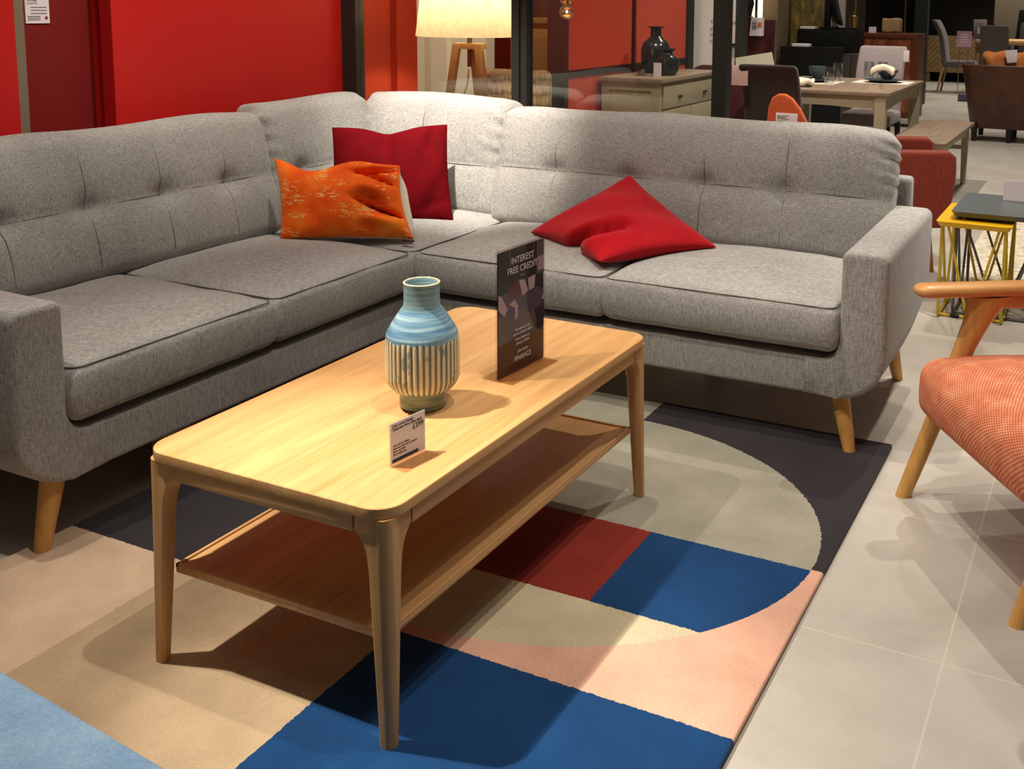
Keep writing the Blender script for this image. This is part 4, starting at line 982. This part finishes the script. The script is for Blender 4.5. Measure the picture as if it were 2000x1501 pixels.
sign_stand('floor_sign', 'grey sign with a dark red square behind the lilac one', -1.02, -.83, .80, 1.10, 15.75 - .1, plain('grey_panel', (150, 138, 134), .6), ((-.93, 15.635, .94), (-.86, 15.643, 1.02)))
single('far_chair_card', box((-.05, -.002, 0), (.05, .002, .10)), M['white_card'], 'white card over the corner of the distant plain grey chair back', 'price card', (-.86, 15.24, .90))
single('book_pile', join(box((-.12, -.1, 0), (.06, .1, .03)), box((-.06, -.09, .03), (.06, .09, .055)), box((-.05, -.02, .055), (.05, .0, .13))), M['white_card'], 'white card and papers at the left end of the distant oak table', 'papers', (-.86, 15.9, .7905))
single('floor_box', box((-.09, -.08, 0), (.09, .08, .10), .004), plain('purple_grey_box', (84, 72, 88), .6), 'little purple-grey box on the floor left of the tan leather armchair', 'box', (-.86, 13.9, 0))

# distant sofa and black shell chair
fsf = thing('distant_sofa', 'black sofa far away near the beige wall', 'sofa', (-.35, 18.8, 0))
for x in (-.76, .22):
    for y in (18.56, 19.08): obj('leg', box((x, y, 0), (x+.05, y+.05, .17)), M['black'], fsf)
obj('seat', box((-.72, 18.5, .15), (.3, 19.2, .45), .04, 3), M['charcoal_fab'], fsf); obj('backrest', loft([[(-.72, 18.95, .45), (.3, 18.95, .45), (.3, 19.15, .45), (-.72, 19.15, .45)], [(-.66, 19.0, 1.24), (.3, 19.0, 1.24), (.3, 19.15, 1.24), (-.66, 19.15, 1.24)]]), M['black'], fsf, smooth=0)
obj('arm', box((-.84, 18.5, .15), (-.72, 19.15, .62), .03, 3), M['charcoal_fab'], fsf)
single('shell_chair', join(prism([(-.02, .45), (.11, .45), (.2, .62), (.14, .9), (.02, 1.0), (-.06, .95)], -.2, .2, 'XZ', .01), tube([(.08, 0, .46), (.08, 0, .0)], .03, 10)), M['black'], 'black shell chair far away against the beige wall', 'chair', (-1.08, 18.6, .0))

# tan leather tub chair
tn = NT('tan_leather'); tn.set(Roughness=.45); tn.col(tn.ramp(tn.noise((1, 1, 1), 7., 4.), [(.3, srgb(66, 34, 16)), (.7, srgb(90, 50, 24))]))
tc2 = thing('tan_armchair', 'tan leather tub armchair seen from behind at the right edge', 'armchair', (.14, 9.7, 0))
bm = new(); rows = []
for z, s in ((.13, .78), (.14, .80), (.45, .90), (.70, .985), (.735, 1.0), (.745, .98), (.735, .93), (.45, .84), (.2, .74)):
    row = []
    for k in range(33):
        a = PI*1.2*(k/32)-PI*.6-PI/2; r = 1.
        x, y = math.cos(a), math.sin(a); f = 1/max(abs(x)**5+abs(y)**5, 1e-6)**.2
        row.append(bm.verts.new((.14+.50*s*x*f, 9.72+.42*s*y*f, z)))
    rows.append(row)
for A, B in zip(rows, rows[1:]):
    for k in range(32): bm.faces.new((A[k], A[k+1], B[k+1], B[k]))
obj('shell', bm, tn.m, tc2, smooth=60)
obj('seat', xf(rbox((.74, .62, .30), .06, .08, 3), TR_(.14, 9.72, .30)), tn.m, tc2, smooth=60)
for x in (-.20, .12, .46):
    for y in (9.42, 9.98): obj('leg', tube([(x, y, .16), (x, y, 0)], [.034, .024], 10), plain('dark_walnut_leg', (34, 22, 16), .4), tc2)
single('leather_cushion', xf(rbox((.60, .20, .36), .08, .04, 4, lambda u, v, w_, co, n: co+n*.012*math.sin(u*9+w_*4)), TR_(0, 0, .19)), velvet('tan_suede', (166, 96, 48), (206, 134, 78), .2, (1, .8, .6, 1)), 'soft tan leather back cushion poking above the tub armchair', 'cushion', (.12, 9.56, .50))
single('tan_chair_card', loft([[(-.035, 0, 0), (.05, 0, .01), (.05, .004, .01), (-.035, .004, 0)], [(-.06, 0, .12), (.05, 0, .13), (.05, .004, .13), (-.06, .004, .12)]]), M['white_card'], 'white card tucked on the tan leather cushion', 'price card', (.10, 9.42, .765), smooth=0)

# ================================================================== light
def spot(name, loc, to, power, cone, blend=.35, col=(1, .91, .79), r=.06):
    l = bpy.data.lights.new(name, 'SPOT'); l.energy = power; l.spot_size = math.radians(cone); l.spot_blend = blend; l.color = col; l.shadow_soft_size = r
    o = bpy.data.objects.new(name, l); C.objects.link(o); o.location = loc
    o.rotation_euler = (Vector(to)-Vector(loc)).to_track_quat('-Z', 'Y').to_euler(); return o
def area(name, loc, to, power, sx, sy, col=(1, .9, .76)):
    l = bpy.data.lights.new(name, 'AREA'); l.shape = 'RECTANGLE'; l.size = sx; l.size_y = sy; l.energy = power; l.color = col
    o = bpy.data.objects.new(name, l); C.objects.link(o); o.location = loc
    o.rotation_euler = (Vector(to)-Vector(loc)).to_track_quat('-Z', 'Y').to_euler(); return o
spot('track_spot_table', (-1.3, -.28, 3.1), (-.13, .08, .45), 600, 25, 1., r=.02)
spot('fill_spot_table_wide', (-1.25, -.22, 3.1), (.0, .5, .2), 150, 64, .8, r=.02)  # added wide beam from the table spot's place, to light the rug
spot('track_spot_rug', (.42, .35, 3.1), (.1, .55, 0), 120, 60, .6, r=.02)
spot('track_spot_floor_right', (1.0, .4, 3.1), (.85, .2, 0), 34, 64, .7, r=.03)
spot('track_spot_corner', (-1.0, .95, 3.15), (-1.36, 2.25, .82), 900, 28, 1., r=.03)
spot('track_spot_sofa_right', (-.35, 1.15, 3.1), (-.1, 2.05, .5), 130, 66, .8, r=.03)
spot('track_spot_armchair', (.72, 2.9, 3.1), (.85, 1.2, .3), 150, 56, .4, r=.02)
spot('track_spot_floor', (1.2, 2.6, 3.1), (.8, 3.3, 0), 230, 70, .7)
spot('track_spot_sofa_left', (-.75, .5, 3.1), (-1.6, .9, .5), 60, 62, .8, r=.04)
spot('track_spot_red_wall', (-1.1, 1.5, 3.2), (-2.25, 1.9, 1.15), 190, 60, .9)
spot('track_spot_red_wall_front', (-1.1, .4, 3.2), (-2.25, .6, 1.15), 90, 46, .9)
spot('track_spot_room_set', (-.9, 3.3, 3.2), (-1.8, 5.0, .9), 190, 70, .6)
spot('fill_spot_room_back', (-2.45, 3.2, 3.2), (-2.7, 4.2, .9), 150, 56, .6)  # unseen spot added to brighten the walls behind the floor lamp
spot('fill_spot_text_panel', (-1.6, 6.3, 3.2), (-2.1, 7.2, 1.0), 150, 60, .6)  # unseen spot added to brighten the white text panel
spot('fill_spot_till', (-1.7, 7.7, 3.2), (-1.95, 9.2, 1.0), 110, 60, .7)  # unseen spot added to lift the dim column and till area
for i, (x, y, p_) in enumerate(((-.5, 6., 260), (.4, 4.6, 190), (.3, 8.2, 190), (-1.2, 10., 70), (-.3, 12.5, 260), (-.6, 15.5, 300), (-.4, 18.2, 170))):
    spot('ceiling_spot', (x, y, 3.2), (x, y+.01, 0), p_, 110, .6)
l = bpy.data.lights.new('lamp_light', 'POINT'); l.energy = 24; l.color = (1, .82, .58); l.shadow_soft_size = .04
o = bpy.data.objects.new('lamp_light', l); C.objects.link(o); o.location = (-1.80, 3.0, 1.33)
area('ceiling_glow', (-.3, 1., 3.25), (-.3, 1., 0), 26, 4., 4.)
w = bpy.data.worlds.new('World'); S.world = w; w.use_nodes = True
w.node_tree.nodes['Background'].inputs[0].default_value = (1, .92, .82, 1); w.node_tree.nodes['Background'].inputs[1].default_value = .075

# ================================================================== camera
cd = bpy.data.cameras.new('Camera'); cam = bpy.data.objects.new('Camera', cd); C.objects.link(cam)
F_, CX, CY = 2071.02, 1196.94, 283.84
RT = Vector((0.901426, 0.432781, 0.011498)); UP = Vector((-0.068256, 0.11584, 0.99092)); FW = Vector((-0.427519, 0.894026, -0.133961))
mw = Matrix.Identity(4)
for i in range(3): mw[i][0], mw[i][1], mw[i][2] = RT[i], UP[i], -FW[i]
cam.matrix_world = Matrix.Translation((1.05272, -1.3452, 1.2993)) @ mw
cd.sensor_fit = 'HORIZONTAL'; cd.sensor_width = 36; cd.lens = F_/2000*36
cd.shift_x = (1000-CX)/2000; cd.shift_y = -(750.5-CY)/2000; cd.clip_start = .05; cd.clip_end = 100
S.camera = cam
S.view_settings.view_transform = 'Standard'; S.view_settings.look = 'None'; S.view_settings.exposure = 0.0
